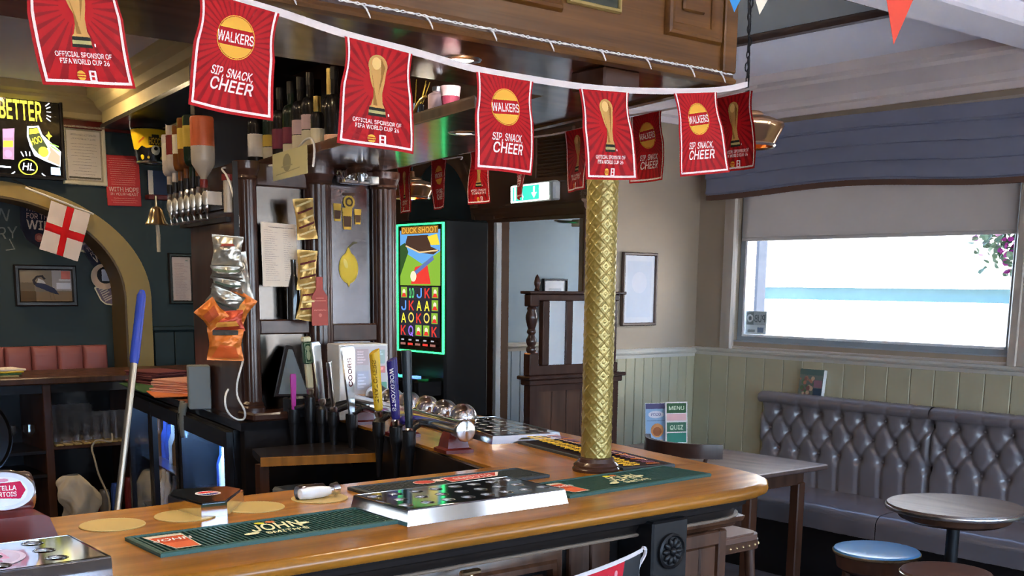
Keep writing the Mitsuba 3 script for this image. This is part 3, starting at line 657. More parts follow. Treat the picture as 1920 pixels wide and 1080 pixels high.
put_print(sf, pr, FZ(1.245, 2.775, 1.1382, -25), m='print_gloss')

ov = thing('oval_beer_font', 'chrome beer font on a red base with an oval badge, at the left edge', 'beer font')
part(ov, 'base', X(cat_([mv(extrude(sg.Polygon([(-.17, 0), (.095, 0), (.075, .055), (.06, .062), (-.17, .062)]), .16), 0, 0, -.08)]), frame((.72, 2.70, 1.1), (1, 0, 0))), 'red_wood')
part(ov, 'barrel', lathe([(.0005, -.16), (.044, -.16), (.046, -.15), (.046, .062), (.043, .07), (.0005, .074)], 36, (.72, 2.735, 1.2), axis=(1, 0, 0)), 'chrome')
BM = frame((.715, 2.675, 1.218), (.965, -.26, 0), (-.02, -.08, 1))
part(ov, 'badge', X(sa_m := cat_([X(lathe([(1, 0), (1.0, .01), (.97, .016), (.0005, .018)], 48), np.diag([.066, .045, 1, 1]))]), BM), 'chrome', smooth=40)
pr = Print(step=.0004); E1 = lambda r, c: pr.circ(0, 0, .066 * r, c, .045 * r)
E1(.96, lin(206, 212, 236)); pr.circ(0, 0, .050, lin(222, 226, 244), .034); pr.poly([(-.06, .016), (.036, .022), (.046, .002), (.034, -.018), (-.06, -.012)], lin(186, 26, 70)); pr.circ(.0, .026, .012, lin(206, 140, 166), .004)
pr.text('STELLA', .004, .003, .0105, lin(250, 244, 248), w=.046); pr.text('ARTOIS', .004, -.0115, .0105, lin(250, 244, 248), w=.046)
put_print(ov, pr, BM @ trimesh.transformations.translation_matrix((0, 0, .019)), m='print_gloss')

# chrome tap rail on the right leg
def LP(off, y, z): return np.array([leg(off, y), y, z])
bf = thing('tap_rail', 'long chrome beer rail with round chrome domes on the right leg of the bar', 'beer font')
part(bf, 'tube', tube([LP(.04, 3.16, 1.185), LP(.04, 4.22, 1.185)], .030, 24), 'chrome', smooth=40)
part(bf, 'end_cap', lathe([(.037, -.012), (.039, 0), (.036, .008), (.030, .010), (.0005, .012)], 32, LP(.04, 3.15, 1.185), axis=-LEGDIR), 'steel', smooth=40)
for y in (3.24, 3.7, 4.14):
    m = lathe([(.075, 0), (.075, .012), (.058, .018), (.05, .05), (.045, .06), (.03, .085)], 4); m.apply_transform(rz(45 - 11)); m.apply_translation(LP(.04, y, 1.1)); part(bf, 'plinth', m, 'red_wood', smooth=False)
for i, y in enumerate((3.34, 3.5, 3.665, 3.84, 4.02, 4.18)):
    part(bf, 'dome', lathe([(.050, -.01), (.052, 0), (.049, .018), (.038, .036), (.02, .047), (.0005, .05)], 28, LP(.135, y, 1.205), axis=(-.55, -.55, .62)), 'chrome', smooth=60)
    part(bf, 'stem', cyl(LP(.05, y, 1.195), LP(.14, y, 1.203), .014, 12), 'chrome')
# beer taps
mat('tap_yellow', lin(212, 178, 44), rough=.35); mat('tap_navy', lin(44, 38, 120), rough=.3); mat('tap_teal', lin(26, 38, 46), rough=.3, coat=.3); mat('tap_cream', lin(210, 202, 164), rough=.4)
mat('tap_pink', lin(176, 30, 150), rough=.4); mat('tap_green', lin(40, 74, 50), rough=.4)
def tap(y, off, zt, zb, label, build, lean=(0.0, 0.0)):
    t = thing('beer_tap', label, 'beer tap', 'beer taps on the chrome rail')
    M = trimesh.transformations.translation_matrix(LP(off, y, zb)) @ rz(-11) @ rot(lean[0], (0, 1, 0)) @ rot(lean[1], (1, 0, 0))
    build(t, M, zt - zb)
    part(t, 'ferrule', X(lathe([(.012, -.05), (.014, -.045), (.010, -.03), (.016, -.022), (.017, -.006), (.012, 0)], 20), M), 'chrome', smooth=40)
    b = LP(off, y, 0)
    part(t, 'body', cat_([lathe([(.02, 1.085), (.025, 1.10), (.025, 1.15), (.02, zb - .04), (.012, zb - .03)], 20, (b[0], b[1], 0)), cyl(LP(off, y, 1.15), LP(.03, y, 1.18), .013, 14)]), 'black_plastic')
    part(t, 'nozzle', lathe([(.008, .93), (.011, .94), (.013, 1.0), (.017, 1.05), (.022, 1.085)], 16, (b[0], b[1], 0)), 'black_plastic')
    return t
def h_round(m, r0, r1, slant=0, txt=None, tc=None):
    def f(t, M, h):
        body = lathe([(r0 * .8, 0), (r0, .006), (r1, h - .004), (r1 * .95, h), (.0005, h)], 28)
        if slant:
            v = body.vertices; s = v[:, 2] > h * .6; v[s, 2] += slant * v[s, 0] * 1.0
        part(t, 'handle', X(body, M), m, smooth=40)
        if txt:
            pr = Print(edge=.006); pr.text(txt, h * .5, -.006, .0125, tc, w=h * .72)
            a0 = math.radians(-125)
            def fm(u, v, o):
                a = a0 + v / r0; r = r0 + (r1 - r0) * u / h + .0006
                p = np.stack([r * np.cos(a), r * np.sin(a), u], -1); return (M[:3, :3] @ p.T).T + M[:3, 3]
            put_print(t, pr, fmap=fm)
    return f
def h_cream(t, M, h):
    part(t, 'handle', X(cat_([box(-.014, -.013, 0, .014, .013, h * .48, .004)]), M), 'tap_cream'); part(t, 'green_panel', X(box(-.018, -.017, h * .48, .018, .017, h * .9, .004), M), 'tap_green'); part(t, 'cap', X(box(-.018, -.017, h * .9, .018, .017, h, .004), M), 'tap_cream')
    pr = Print(); pr.rect(.004, .005, .03, h * .42 - .005, lin(150, 168, 140)); pr.rect(.006, .008, .028, h * .42 - .008, lin(40, 74, 50)); pr.circ(.017, .035, .009, lin(170, 184, 150), .02); pr.circ(.017, .065, .009, lin(170, 184, 150), .012)
    put_print(t, pr, M @ frame((-.017, -.0172, h * .48), (1, 0, 0)))
def h_blade(m, w0, w1, d, txt=None):
    def f(t, M, h):
        b = trimesh.convex.convex_hull(np.array([(sx * w0, sy * d, 0) for sx in (-1, 1) for sy in (-1, 1)] + [(sx * w1, sy * d * 1.3, h * .93) for sx in (-1, 1) for sy in (-1, 1)] + [(sx * w1 * .8, sy * d, h) for sx in (-1, 1) for sy in (-1, 1)]))
        part(t, 'handle', X(b, M), m, smooth=20)
        if txt:
            pr = Print(); pr.text(txt, h * .62, -.008, .016, lin(96, 40, 44), w=h * .42)
            put_print(t, pr, M @ frame((0, -d * 1.32, 0), (0, 0, 1), (-1, 0, 0)))
    return f
tap(4.35, -.13, 1.458, 1.24, 'beer tap with a square cream and green handle, leftmost tall tap on the rail', h_cream, (-4, 0))
tap(4.28, -.10, 1.44, 1.20, 'beer tap with a flat polished steel paddle, beside the cream and green one', h_blade('steel', .012, .019, .008), (-6, 0))
tap(4.20, -.075, 1.36, 1.17, 'beer tap with a slim chrome handle between the steel paddle and the tall silver blade', h_round('chrome', .009, .0125, .3), (-5, 0))
tap(4.08, -.035, 1.43, 1.15, 'beer tap with a tall silver blade handle and a dark vertical word', h_blade('steel', .010, .027, .010, 'COORS'), (-3, 0))
tap(3.79, -.03, 1.425, 1.195, 'beer tap with a fat yellow slant-topped handle', h_round('tap_yellow', .017, .021, .5, 'THATCHERS', lin(120, 90, 20)), (-4, 0))
tap(3.615, -.03, 1.405, 1.18, 'beer tap with a navy blue handle and white lettering', h_round('tap_navy', .0165, .0205, .4, 'STRONGBOW', lin(230, 230, 240)), (-4, 0))
tap(3.49, -.03, 1.445, 1.16, 'beer tap with a thick black handle, nearest on the rail', h_round('tap_teal', .0135, .0195), (-2, 0))
part(_k := 'beer_tap_005', 'knob', mv(trimesh.creation.icosphere(3, .017), *LP(.0, 3.60, 1.175)), 'tap_navy', smooth=True)
tap(4.38, -.20, 1.30, 1.13, 'short magenta tap lever at the far left of the rail', h_blade('tap_pink', .007, .012, .006), (0, 0))

# broom leaning in the staff area
br = thing('broom', 'broom with a metal pole and a blue grip leaning behind the bar', 'broom')
A_, B_ = np.array([1.655, 4.2, 1.647]), np.array([1.235, 3.795, .05]); dB = (A_ - B_) / np.linalg.norm(A_ - B_)
part(br, 'pole', tube([B_, A_ - dB * .26], .0125, 16), 'alu')
part(br, 'grip', tube([A_ - dB * .28, A_ - dB * .26, A_ - dB * .02, A_], [.014, .0175, .0165, .009], 16), 'blue_plastic', label='blue plastic grip')
part(br, 'head', obox(B_[0], B_[1], 0.0, .07, .3, .06, 30, .01), 'blue_plastic')
# banner on the bar front
fb = thing('front_flag_string', 'black and red flag on a white tape hanging on the bar front', 'bunting')
tp = [(1.63, 2.205, .832), (1.89, 2.195, .905), (2.07, 2.15, .946), (2.215, 2.140, .979), (2.225, 2.142, .976), (2.233, 2.15, .954), (2.222, 2.16, .924), (2.22, 2.16, .884), (2.23, 2.16, .82)]
tps = spline(tp[:4], 24)
def tapef(pts, w):
    p = np.asarray(pts); return slab(lambda u, v: np.stack([np.interp(u, np.linspace(0, 1, len(p)), p[:, k]) for k in range(3)], -1) - np.stack([0 * v, 0 * v, v * w], -1), len(p), 2, .0015, (0, 1, 0))
part(fb, 'tape', tapef(tps, .012), 'white_cloth')
part(fb, 'tape_end', tube(spline(tp[3:], 20), .005, 6), 'white_cloth')
def flg(u, v):
    k = np.linspace(0, 1, len(tps)); s = .42 + .575 * u
    p = np.stack([np.interp(s, k, tps[:, c]) for c in range(3)], -1); p[:, 2] -= .010 + v * .34; p[:, 1] += .004 + .010 * np.sin(u * 7) * v; p[:, 0] -= .02 * v * u
    return p
mat('flag_black', lin(24, 26, 30), rough=.6)
part(fb, 'flag', slab(flg, 24, 16, .001, (0, 1, 0)), 'flag_black', smooth=True)
pr = Print(edge=.02)
pr.poly([(.18, 0.0), (.82, 0.0), (.74, .6), (.40, .6)], lin(196, 32, 48)); pr.poly([(.34, .115), (.48, .105), (.485, .16), (.345, .17)], lin(244, 236, 236)); pr.poly([(.52, .12), (.57, .09), (.66, .07), (.62, .11), (.65, .15), (.58, .13), (.53, .16)], lin(244, 236, 236)); pr.circ(.73, .085, .016, lin(226, 150, 156), .03)
pr.rect(.44, .21, .74, .36, lin(30, 40, 66)); pr.rect(.47, .225, .53, .34, lin(220, 226, 240)); pr.rect(.55, .225, .62, .34, lin(220, 226, 240)); pr.rect(.64, .22, .72, .34, lin(190, 204, 226))
put_print(fb, pr, fmap=lambda u, v, o: flg(u, v) - np.stack([0 * u, o + .001, 0 * u], -1))

# ================================================================== canopy over the bar
def outx(y): return 2.94 + .2 * (y - 2.5)
cn = thing('bar_canopy', 'dark panelled wooden canopy with a polished underside hanging over the bar', 'canopy')
SOF = sg.Polygon([(-1.6, 2.505), (2.93, 2.505), (outx(6.9) - .01, 6.9), (outx(6.9) - .40, 6.9), (2.67, 3.12), (-1.6, 3.12)])
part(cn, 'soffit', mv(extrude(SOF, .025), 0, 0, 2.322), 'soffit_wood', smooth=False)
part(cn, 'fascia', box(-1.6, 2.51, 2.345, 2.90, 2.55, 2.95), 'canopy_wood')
part(cn, 'fascia', sweep([(2.885, 2.53), (outx(6.9) - .035, 6.9)], [(0, 2.345), (0, 2.95), (-.03, 2.95), (-.03, 2.345)], side=1), 'canopy_wood')
part(cn, 'lip_moulding', sweep([(-1.6, 2.51), (2.925, 2.51), (outx(6.9), 6.9)], [(0, 2.312), (.010, 2.314), (.014, 2.322), (.010, 2.330), (.003, 2.336), (.0, 2.36), (-.03, 2.36), (-.03, 2.312)]), 'canopy_wood')
part(cn, 'corner_post', box(2.872, 2.494, 2.345, 2.932, 2.552, 2.95, .004), 'canopy_wood')
for x0, x1 in ((-1.4, -.3), (-.1, .75), (.95, 1.35), (1.55, 2.205), (2.615, 2.862)):
    m = sweep([(0, 0), (x1 - x0, 0), (x1 - x0, .47), (0, .47)], [(0, 0), (0, .006), (-.006, .018), (-.014, .022), (-.02, .016), (-.034, .012), (-.042, .004), (-.042, 0)], closed=True)
    part(cn, 'panel_frame', X(m, FX(x0, 2.51, 2.422)), 'canopy_wood')
    part(cn, 'panel', box(x0 + .075, 2.50, 2.50, x1 - .075, 2.512, 2.86, .006), 'canopy_wood')
part(cn, 'inner_wall', box(-1.6, 3.10, 2.345, 2.67, 3.12, 2.95), 'mahogany')
part(cn, 'inner_wall', sweep([(2.67, 3.11), (outx(6.9) - .40, 6.9)], [(0, 2.345), (0, 2.95), (-.02, 2.95), (-.02, 2.345)]), 'mahogany')
fs = thing('framed_sign', 'dark greenish framed sign on the canopy front, only its lower edge in view', 'framed sign')
picture_frame(fs, FX(2.235, 2.508, 2.462), .18, .24, .012, .014, 'arch_paint')
mat('sign_green', lin(62, 66, 56), rough=.2)
part(fs, 'panel', box(2.235, 2.502, 2.462, 2.415, 2.507, 2.70), 'sign_green')
pr = Print()
for i in range(3): pr.rect(.015, .015 + i * .03, .12 + .02 * (i % 2), .022 + i * .03, lin(150, 140, 116))
put_print(fs, pr, FX(2.235, 2.501, 2.462))
# fairy lights along the fascia
fl = thing('fairy_light_string', 'white fairy light string pinned along the lower edge of the canopy front', 'string lights')
xs = np.linspace(1.0, 2.925, 120); zz = 2.343 + .002 * np.sin(xs * 5) + .0008 * np.sin(xs * 23)
part(fl, 'wire', cat_([tube(np.stack([xs, 2.503 + .003 * np.sin(xs * 140), zz + .003 * np.cos(xs * 140)], -1), .0016, 5), tube(np.stack([xs, 2.503 - .003 * np.sin(xs * 140), zz - .003 * np.cos(xs * 140)], -1), .0016, 5)]), 'white_plastic')
for i, x in enumerate((1.36, 1.56, 1.745, 1.95, 2.15, 2.345, 2.53, 2.72, 2.86)):
    part(fl, 'bulb', tube([(x, 2.500, 2.343), (x + .008, 2.494, 2.333), (x + .014, 2.490, 2.318), (x + .016, 2.489, 2.312)], [.0018, .0024, .002, .001], 8), 'white_plastic')
downlight(2.076, 2.80, 2.322, 9, 'lit chrome spotlight recessed in the canopy underside behind the flags')
downlight(.9, 2.80, 2.322, 9, 'lit chrome spotlight recessed in the canopy underside at the left')
downlight(3.0, 4.3, 2.322, 5, 'lit chrome spotlight recessed in the canopy underside over the far leg of the bar')

# ---- hanging shelf with bottles
def nearx(y): return 2.046 + .1787 * (y - 2.69)
SH = sg.Polygon([(2.046, 2.69), (2.66, 3.30), (3.02, 5.19), (2.49, 5.19)])
hs = thing('hanging_shelf', 'long dark polished shelf hung under the canopy, lined with bottles', 'shelf')
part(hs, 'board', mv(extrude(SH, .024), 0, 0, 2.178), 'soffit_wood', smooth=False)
part(hs, 'lip', sweep([(nearx(5.19), 5.19), (2.046, 2.69), (2.66, 3.30)], [(0, 2.174), (.008, 2.174), (.010, 2.19), (.008, 2.206), (0, 2.208)], side=-1), 'dark_oak')
for y in (2.95, 4.9): part(hs, 'hanger', cyl((2.60 + .2 * (y - 2.9), y + .3, 2.2), (2.60 + .2 * (y - 2.9), y + .3, 2.36), .008, 10), 'brass')
downlight(2.369, 3.171, 2.178, 14, 'lit brass spotlight under the hanging shelf', WARM, .03)

def bottle(label, x, y, z, h, r, m, lab, lm=None, cap='black_plastic', neck=.3, capl=.16, group='bottles on the hanging shelf', foil=None, shoulder=.12, ang=0, inv=False, name='bottle'):
    t = thing(name, label, 'bottle', group)
    M = trimesh.transformations.translation_matrix((x, y, z))
    if inv: M = trimesh.transformations.translation_matrix((x, y, z + h)) @ rot(180, (1, 0, 0))
    hb = h * (1 - neck - shoulder); nr = min(.0145, r * .5)
    sh_ = [(r * math.cos(a) * 1.0 + (nr) * (1 - math.cos(a)), hb + h * shoulder * math.sin(a)) for a in np.linspace(0, math.pi / 2, 7)]
    prof = [(.0005, 0), (r * .9, 0), (r, .006)] + [(r, hb)] + sh_[1:] + [(nr, h * (1 - capl)), (nr * .95, h - .004), (.0005, h - .002)]
    part(t, 'glass', X(lathe(prof, 24), M), m, smooth=40)
    part(t, 'cap', X(lathe([(nr + .001, h * (1 - capl)), (nr + .0018, h * (1 - capl) + .003), (nr + .0015, h - .002), (.0005, h)], 20), M), cap, smooth=40)
    for k, (c, z0, z1) in enumerate(lab if inv else [(c_, a_ * .85, b_ * .82) for c_, a_, b_ in lab]):
        part(t, 'label', X(lathe([(r + .0006, hb * z0), (r + .0008, hb * z0 + .001), (r + .0008, hb * z1)], 24, cap=False), M), c, smooth=40)
    return t
mat('lab_yellow', lin(196, 166, 60), rough=.6); mat('lab_plum', lin(120, 40, 66), rough=.6); mat('lab_pink', lin(200, 176, 184), rough=.6); mat('lab_cream', lin(206, 200, 176), rough=.6); mat('lab_white', lin(226, 222, 214), rough=.6); mat('lab_peach', lin(220, 178, 150), rough=.6)
ZS = 2.203
for (px, y, off, h, r, m, lb, lab, kw) in (
    (0, 4.906, .05, .30, .037, 'glass_black', 'dark bottle with a tall white label, alone at the far left end of the shelf', [('lab_white', .25, .95)], {}),
    (0, 4.832, .10, .315, .037, 'glass_green', 'wine bottle with a yellow and cream label, leftmost of the row', [('lab_cream', .1, .5), ('lab_yellow', .5, .85)], {}),
    (0, 4.695, .10, .315, .037, 'glass_black', 'wine bottle with a plain plum label, second in the row', [('lab_plum', .35, .92)], {}),
    (0, 4.551, .10, .32, .037, 'glass_green', 'wine bottle with a plum over cream label, third in the row', [('lab_cream', .1, .4), ('lab_plum', .4, .85)], {}),
    (0, 4.427, .10, .32, .037, 'glass_black', 'wine bottle with a pale pink over cream label', [('lab_cream', .1, .55), ('lab_pink', .55, .95)], {}),
    (0, 4.308, .10, .32, .037, 'glass_black', 'wine bottle with a pale pink label, just left of the small gold topped bottle', [('lab_cream', .15, .6), ('lab_pink', .6, 1.0)], {}),
    (0, 4.124, .06, .20, .027, 'glass_black', 'small sparkling wine bottle with a gold foil top', [('lab_cream', .15, .8)], dict(cap='gold_foil', capl=.34)),
    (0, 4.147, .13, .315, .042, 'glass_black', 'large sparkling wine bottle with bright gold foil on its neck', [('lab_white', .1, .6)], dict(cap='gold_foil', capl=.32, neck=.34, shoulder=.2)),
    (0, 4.03, .10, .30, .042, 'glass_black', 'dark bottle with a low peach label beside the gold foiled bottle', [('lab_peach', .1, .4)], dict(neck=.34, shoulder=.2)),
    (0, 3.12, .10, .10, .030, 'lab_pink', 'pale pink tumbler bottle near the right end of the hanging shelf', [('lab_plum', .1, .4)], dict(neck=.2, cap='chrome')),
): bottle(lb, nearx(y) + off, y, ZS, h, r, m, lab, **kw)
# decorations at the right end of the shelf
mat('gold_wire', lin(200, 170, 70), rough=.3, metal=.6)
dc = thing('cocktail_stick_pot', 'pot of gold and coloured cocktail sticks on the hanging shelf', 'cocktail sticks')
x_, y_ = nearx(3.26) + .08, 3.26
part(dc, 'pot', lathe([(.025, 0), (.03, .002), (.034, .06), (.031, .06), (.027, .006), (.0005, .005)], 20, (x_, y_, ZS)), 'glass_black')
for i in range(9):
    a = i * .7; part(dc, 'stick', tube([(x_ + .01 * math.cos(a), y_ + .01 * math.sin(a), ZS + .01), (x_ + .05 * math.cos(a), y_ + .06 * math.sin(a), ZS + .13)], .0014, 5), 'gold_wire')
part(dc, 'swan_neck', tube(spline([(x_ - .02, y_ - .02, ZS + .005), (x_ - .03, y_ - .05, ZS + .03), (x_ - .025, y_ - .07, ZS + .06), (x_ - .01, y_ - .09, ZS + .075)], 14), .005, 8), 'gold_foil')
gl = thing('stacked_cup', 'stack of pink and white paper cups on the hanging shelf', 'cups')
part(gl, 'cup', lathe([(.022, 0), (.032, .075), (.030, .075), (.021, .004)], 20, (nearx(2.97) + .07, 2.97, ZS), cap=False), 'lab_pink')
part(gl, 'band', lathe([(.0255, .02), (.029, .045)], 20, (nearx(2.97) + .07, 2.97, ZS), cap=False), 'lab_plum')
bw_ = single('blue_bauble', lathe([(.0005, 0), (.02, .004), (.03, .03), (.02, .055), (.006, .064), (.0005, .066)], 20, (nearx(3.36) + .05, 3.36, ZS)), 'blue_glass_and_sky_sheen', 'small blue glass beside the cocktail sticks on the hanging shelf', 'glass')
sp2 = single('magenta_tin', lathe([(.0005, 0), (.026, 0), (.027, .003), (.027, .09), (.0005, .092)], 20, (nearx(3.45) + .05, 3.45, ZS)), 'tap_pink', 'small magenta tin on the hanging shelf, partly behind a flag', 'tin')

# note clipped to the shelf lip
nt = thing('paper_note', 'greenish paper note hanging from the lip of the hanging shelf', 'note')
nd = np.array([nearx(4.485) - nearx(4.055), 4.485 - 4.055, 0]); 
NM = frame((nearx(4.485) - .014, 4.485, 2.10), -nd)
part(nt, 'sheet', X(box(0, 0, 0, np.linalg.norm(nd), .108, .0012), NM), 'paper_cream')
pr = Print(); pr.circ(.19, .06, .05, lin(150, 150, 120), .035); pr.rect(.12, .045, .26, .05, lin(160, 160, 124)); pr.line([(.05, .02), (.35, .03)], .004, lin(170, 168, 130)); put_print(nt, pr, NM @ trimesh.transformations.translation_matrix((0, 0, .0014)))
# white cables
single('cable', tube(spline([(nearx(4.0) - .012, 4.0, 2.12), (nearx(4.0) - .014, 4.0, 2.22), (nearx(4.12) - .015, 4.12, 2.215), (nearx(4.5) - .016, 4.5, 2.165), (2.23, 4.7, 2.16), (2.19, 4.6, 2.13), (2.16, 4.45, 2.0), (2.155, 4.42, 1.9), (2.14, 4.42, 1.86)], 60), .0045, 8), 'white_plastic', 'white cable looped along the hanging shelf and down beside the snack packets', 'cable')
single('cable', tube(spline([(2.13, 4.36, 1.37), (2.085, 4.33, 1.27), (2.09, 4.33, 1.21), (2.105, 4.31, 1.165), (2.11, 4.34, 1.125), (2.07, 4.34, 1.135), (2.035, 4.34, 1.20), (2.06, 4.36, 1.25)], 50), .0042, 8), 'white_plastic', 'white cable curling down onto the counter under the orange packets', 'cable')

# ---- mirrored back bar cabinet
gb = thing('mirrored_cabinet', 'dark mahogany back bar cabinet with reeded columns and mirrors', 'cabinet')
CAB = sg.Polygon([(2.215, 4.56), (2.99, 4.56), (3.10, 5.35), (2.36, 5.35)])
part(gb, 'carcase', mv(extrude(CAB, 1.074), 0, 0, 1.1), 'mahogany', smooth=False)
part(gb, 'overmantel', box(2.38, 5.30, 2.205, 3.06, 5.345, 2.69), 'wood_black')
part(gb, 'plinth', box(2.20, 4.42, 1.1, 3.0, 4.58, 1.135, .008), 'mahogany')
def reed(cx, r, z0, z1, n=11):
    def f(u, v):
        a = u * 2 * np.pi; rr = r * (.93 + .07 * np.abs(np.sin(a * n / 2)))
        return np.stack([cx + rr * np.cos(a), 4.535 + rr * np.sin(a), z0 + v * (z1 - z0)], -1)
    return grid(f, n * 8 + 1, 2)
for cx, r in ((2.257, .038), (2.588, .062), (2.932, .058)):
    part(gb, 'column', reed(cx, r, 1.17, 2.15), 'mahogany', smooth=True)
    part(gb, 'column_base', lathe([(r + .014, 1.135), (r + .014, 1.15), (r + .006, 1.158), (r + .008, 1.166), (r - .002, 1.178)], 32, (cx, 4.535, 0)), 'mahogany')
    part(gb, 'column_cap', lathe([(r - .002, 2.10), (r + .006, 2.11), (r + .004, 2.12), (r + .012, 2.14), (r + .016, 2.15), (r + .016, 2.178)], 32, (cx, 4.535, 0)), 'mahogany')
for x0, x1, z0, z1 in ((2.29, 2.53, 1.462, 1.525), (2.645, 2.88, 1.424, 1.503), (2.645, 2.88, 2.15, 2.178), (2.29, 2.53, 2.08, 2.178)):
    part(gb, 'rail', box(x0, 4.515, z0, x1, 4.56, z1, .006), 'mahogany')
scene['mirror'] = {'type': 'twosided', 'bsdf': {'type': 'roughconductor', 'alpha': .03, 'specular_reflectance': {'type': 'rgb', 'value': [.30, .29, .30]}}}
scene['mirror_smoky'] = {'type': 'twosided', 'bsdf': {'type': 'roughconductor', 'alpha': .06, 'specular_reflectance': {'type': 'rgb', 'value': [.20, .175, .155]}}}
for x0, x1, z0, z1, m in ((2.295, 2.528, 1.525, 2.08, 'mirror_smoky'), (2.295, 2.528, 1.135, 1.462, 'mirror_smoky'), (2.65, 2.875, 1.503, 2.15, 'mirror'), (2.65, 2.875, 1.135, 1.424, 'mirror')):
    a = -.0
    part(gb, 'mirror', box(x0, 4.552, z0, x1, 4.556, z1), m, smooth=False)
pr = Print(); r = np.random.default_rng(11)
for _ in range(420):
    v = r.uniform(.28, .62); pr.circ(r.uniform(.006, .22), v, r.uniform(.0006, .0017), lin(70, 66, 74)); pr.n = 1
put_print(gb, pr, FX(2.65, 4.5515, 1.503), name='speckle', label='dark speckles on the mirror')
# stickers on the mirror: plain fruit and tumblers
st_ = thing('mirror_sticker', 'yellow lemon shaped sticker on the speckled mirror', 'sticker', 'stickers on the speckled mirror')
pr = Print(); lem = sa.scale(sg.Point(0, 0).buffer(1), .050, .068).union(sg.Polygon([(-.022, .05), (0, .098), (.022, .05)])).union(sg.Polygon([(-.014, -.055), (0, -.085), (.014, -.055)])).buffer(.006).buffer(-.006)
pr.poly(lem, lin(206, 178, 64)); pr.poly(sa.scale(lem, .86, .86), lin(222, 194, 70)); pr.line([(0, .09), (.03, .115), (.045, .112)], .008, lin(92, 88, 60)); pr.circ(-.016, .02, .010, lin(236, 218, 130), .022, 20)
put_print(st_, pr, FX(2.752, 4.5495, 1.75))
st_ = thing('mirror_sticker', 'yellow and brown sticker of filled tumblers, high on the speckled mirror', 'sticker', 'stickers on the speckled mirror')
pr = Print(); Yl, Br = lin(206, 170, 70), lin(84, 60, 48)
for x, y, s in ((-.05, .01, .8), (.0, -.015, 1.0), (.055, -.005, .7)):
    pr.poly([(x - .026 * s, y + .045 * s), (x + .026 * s, y + .045 * s), (x + .02 * s, y - .05 * s), (x - .02 * s, y - .05 * s)], Yl); pr.poly([(x - .022 * s, y + .008 * s), (x + .022 * s, y + .008 * s), (x + .018 * s, y - .038 * s), (x - .018 * s, y - .038 * s)], Br)
pr.circ(.01, .055, .03, Yl); pr.circ(.01, .055, .02, Br); pr.circ(.01, .055, .012, Yl); pr.line([(-.02, .088), (.04, .09)], .012, Br)
put_print(st_, pr, FX(2.748, 4.5495, 1.985))
cl_ = thing('clip_lamp', 'chrome clip with a white plug block at the head of the speckled mirror', 'clip lamp')
part(cl_, 'block', box(2.81, 4.44, 2.115, 2.85, 4.50, 2.15, .004), 'white_plastic')
part(cl_, 'arm', box(2.672, 4.46, 2.112, 2.82, 4.49, 2.130, .004), 'steel')
part(cl_, 'coil', tube([(2.66 + .13 * k / 40, 4.47 + .012 * math.cos(k), 2.15 + .016 * math.sin(k)) for k in range(41)], .004, 7), 'chrome')
part(cl_, 'shade', lathe([(.03, 0), (.05, .02), (.055, .05), (.052, .05), (.045, .02)], 24, (2.72, 4.44, 2.18), axis=(0, -.4, -1), cap=False), 'chrome')
ls = thing('price_list', 'curling white printed list taped over the left mirror', 'paper list')
def lsf(u, v): return np.stack([2.30 + u * .165 - .004 * v, 4.50 - .006 * np.sin(u * 3.1) - .012 * (1 - v) * u, 1.665 + v * (.268 - .006 * u)], -1)
part(ls, 'sheet', slab(lsf, 8, 10, .001, (0, 1, 0)), 'paper', smooth=True)
pr = Print(edge=.2); r = np.random.default_rng(3)
pr.rect(.2, .925, .95, .935, lin(130, 116, 110))
for i in range(24):
    z = .88 - i * .034; pr.rect(.08, z, .08 + r.uniform(.2, .4), z + .006, lin(178, 164, 152)); pr.rect(.6, z, .6 + r.uniform(.1, .3), z + .006, lin(178, 164, 152)); pr.n = 1
put_print(ls, pr, fmap=lambda u, v, o: lsf(u, v) - np.stack([0 * u, o + .0006, 0 * u], -1))
# tilted till screen reflected low in the cabinet
ts = thing('till_screen', 'tilted till screen leaning before the lower left mirror', 'screen')
TMx = frame((2.30, 4.43, 1.20), (.17, .02, .02), (.02, .08, .2))
part(ts, 'case', X(extrude(sg.Polygon([(0, 0), (.17, -.03), (.17, .20), (.14, .21)]), .014), TMx), 'black_plastic', smooth=False)
mat('screen_grey', lin(104, 116, 122), rough=.12)
part(ts, 'display', X(mv(extrude(sg.Polygon([(.02, .006), (.162, -.02), (.162, .185), (.142, .19)]), .002), 0, 0, .014), TMx), 'screen_grey', smooth=False)
part(ts, 'foot', box(2.36, 4.40, 1.1, 2.44, 4.47, 1.20, .01), 'black_plastic')
# card box with posters
bx_ = thing('poster_box', 'white box with small coloured posters standing in front of the cabinet', 'box')
BXM = frame((2.60, 4.27, 1.10), (1, -.12, 0)); 
part(bx_, 'carton', X(box(-.065, 0, -.13, .165, .325, 0, .003), BXM), 'white_plastic')
pr = Print(); 
pr.rect(.0, .0, .16, .315, lin(206, 206, 212)); r = np.random.default_rng(9)
for (x, y, w_, h_, c) in ((.012, .235, .06, .07, (196, 184, 190)), (.085, .24, .065, .06, (170, 196, 196)), (.085, .2, .065, .03, (216, 150, 150)), (.012, .13, .06, .08, (190, 196, 216)), (.08, .02, .075, .14, (110, 168, 150)), (.012, .02, .055, .09, (214, 186, 160))):
    pr.rect(x, y, x + w_, y + h_, lin(*c))
    for j in range(5): pr.rect(x + .006, y + .008 + j * h_ / 6, x + w_ - .01 - r.uniform(0, .02), y + .014 + j * h_ / 6, lin(*[min(255, q + 40) for q in c]))
put_print(bx_, pr, BXM @ trimesh.transformations.translation_matrix((0, 0, .0006)))

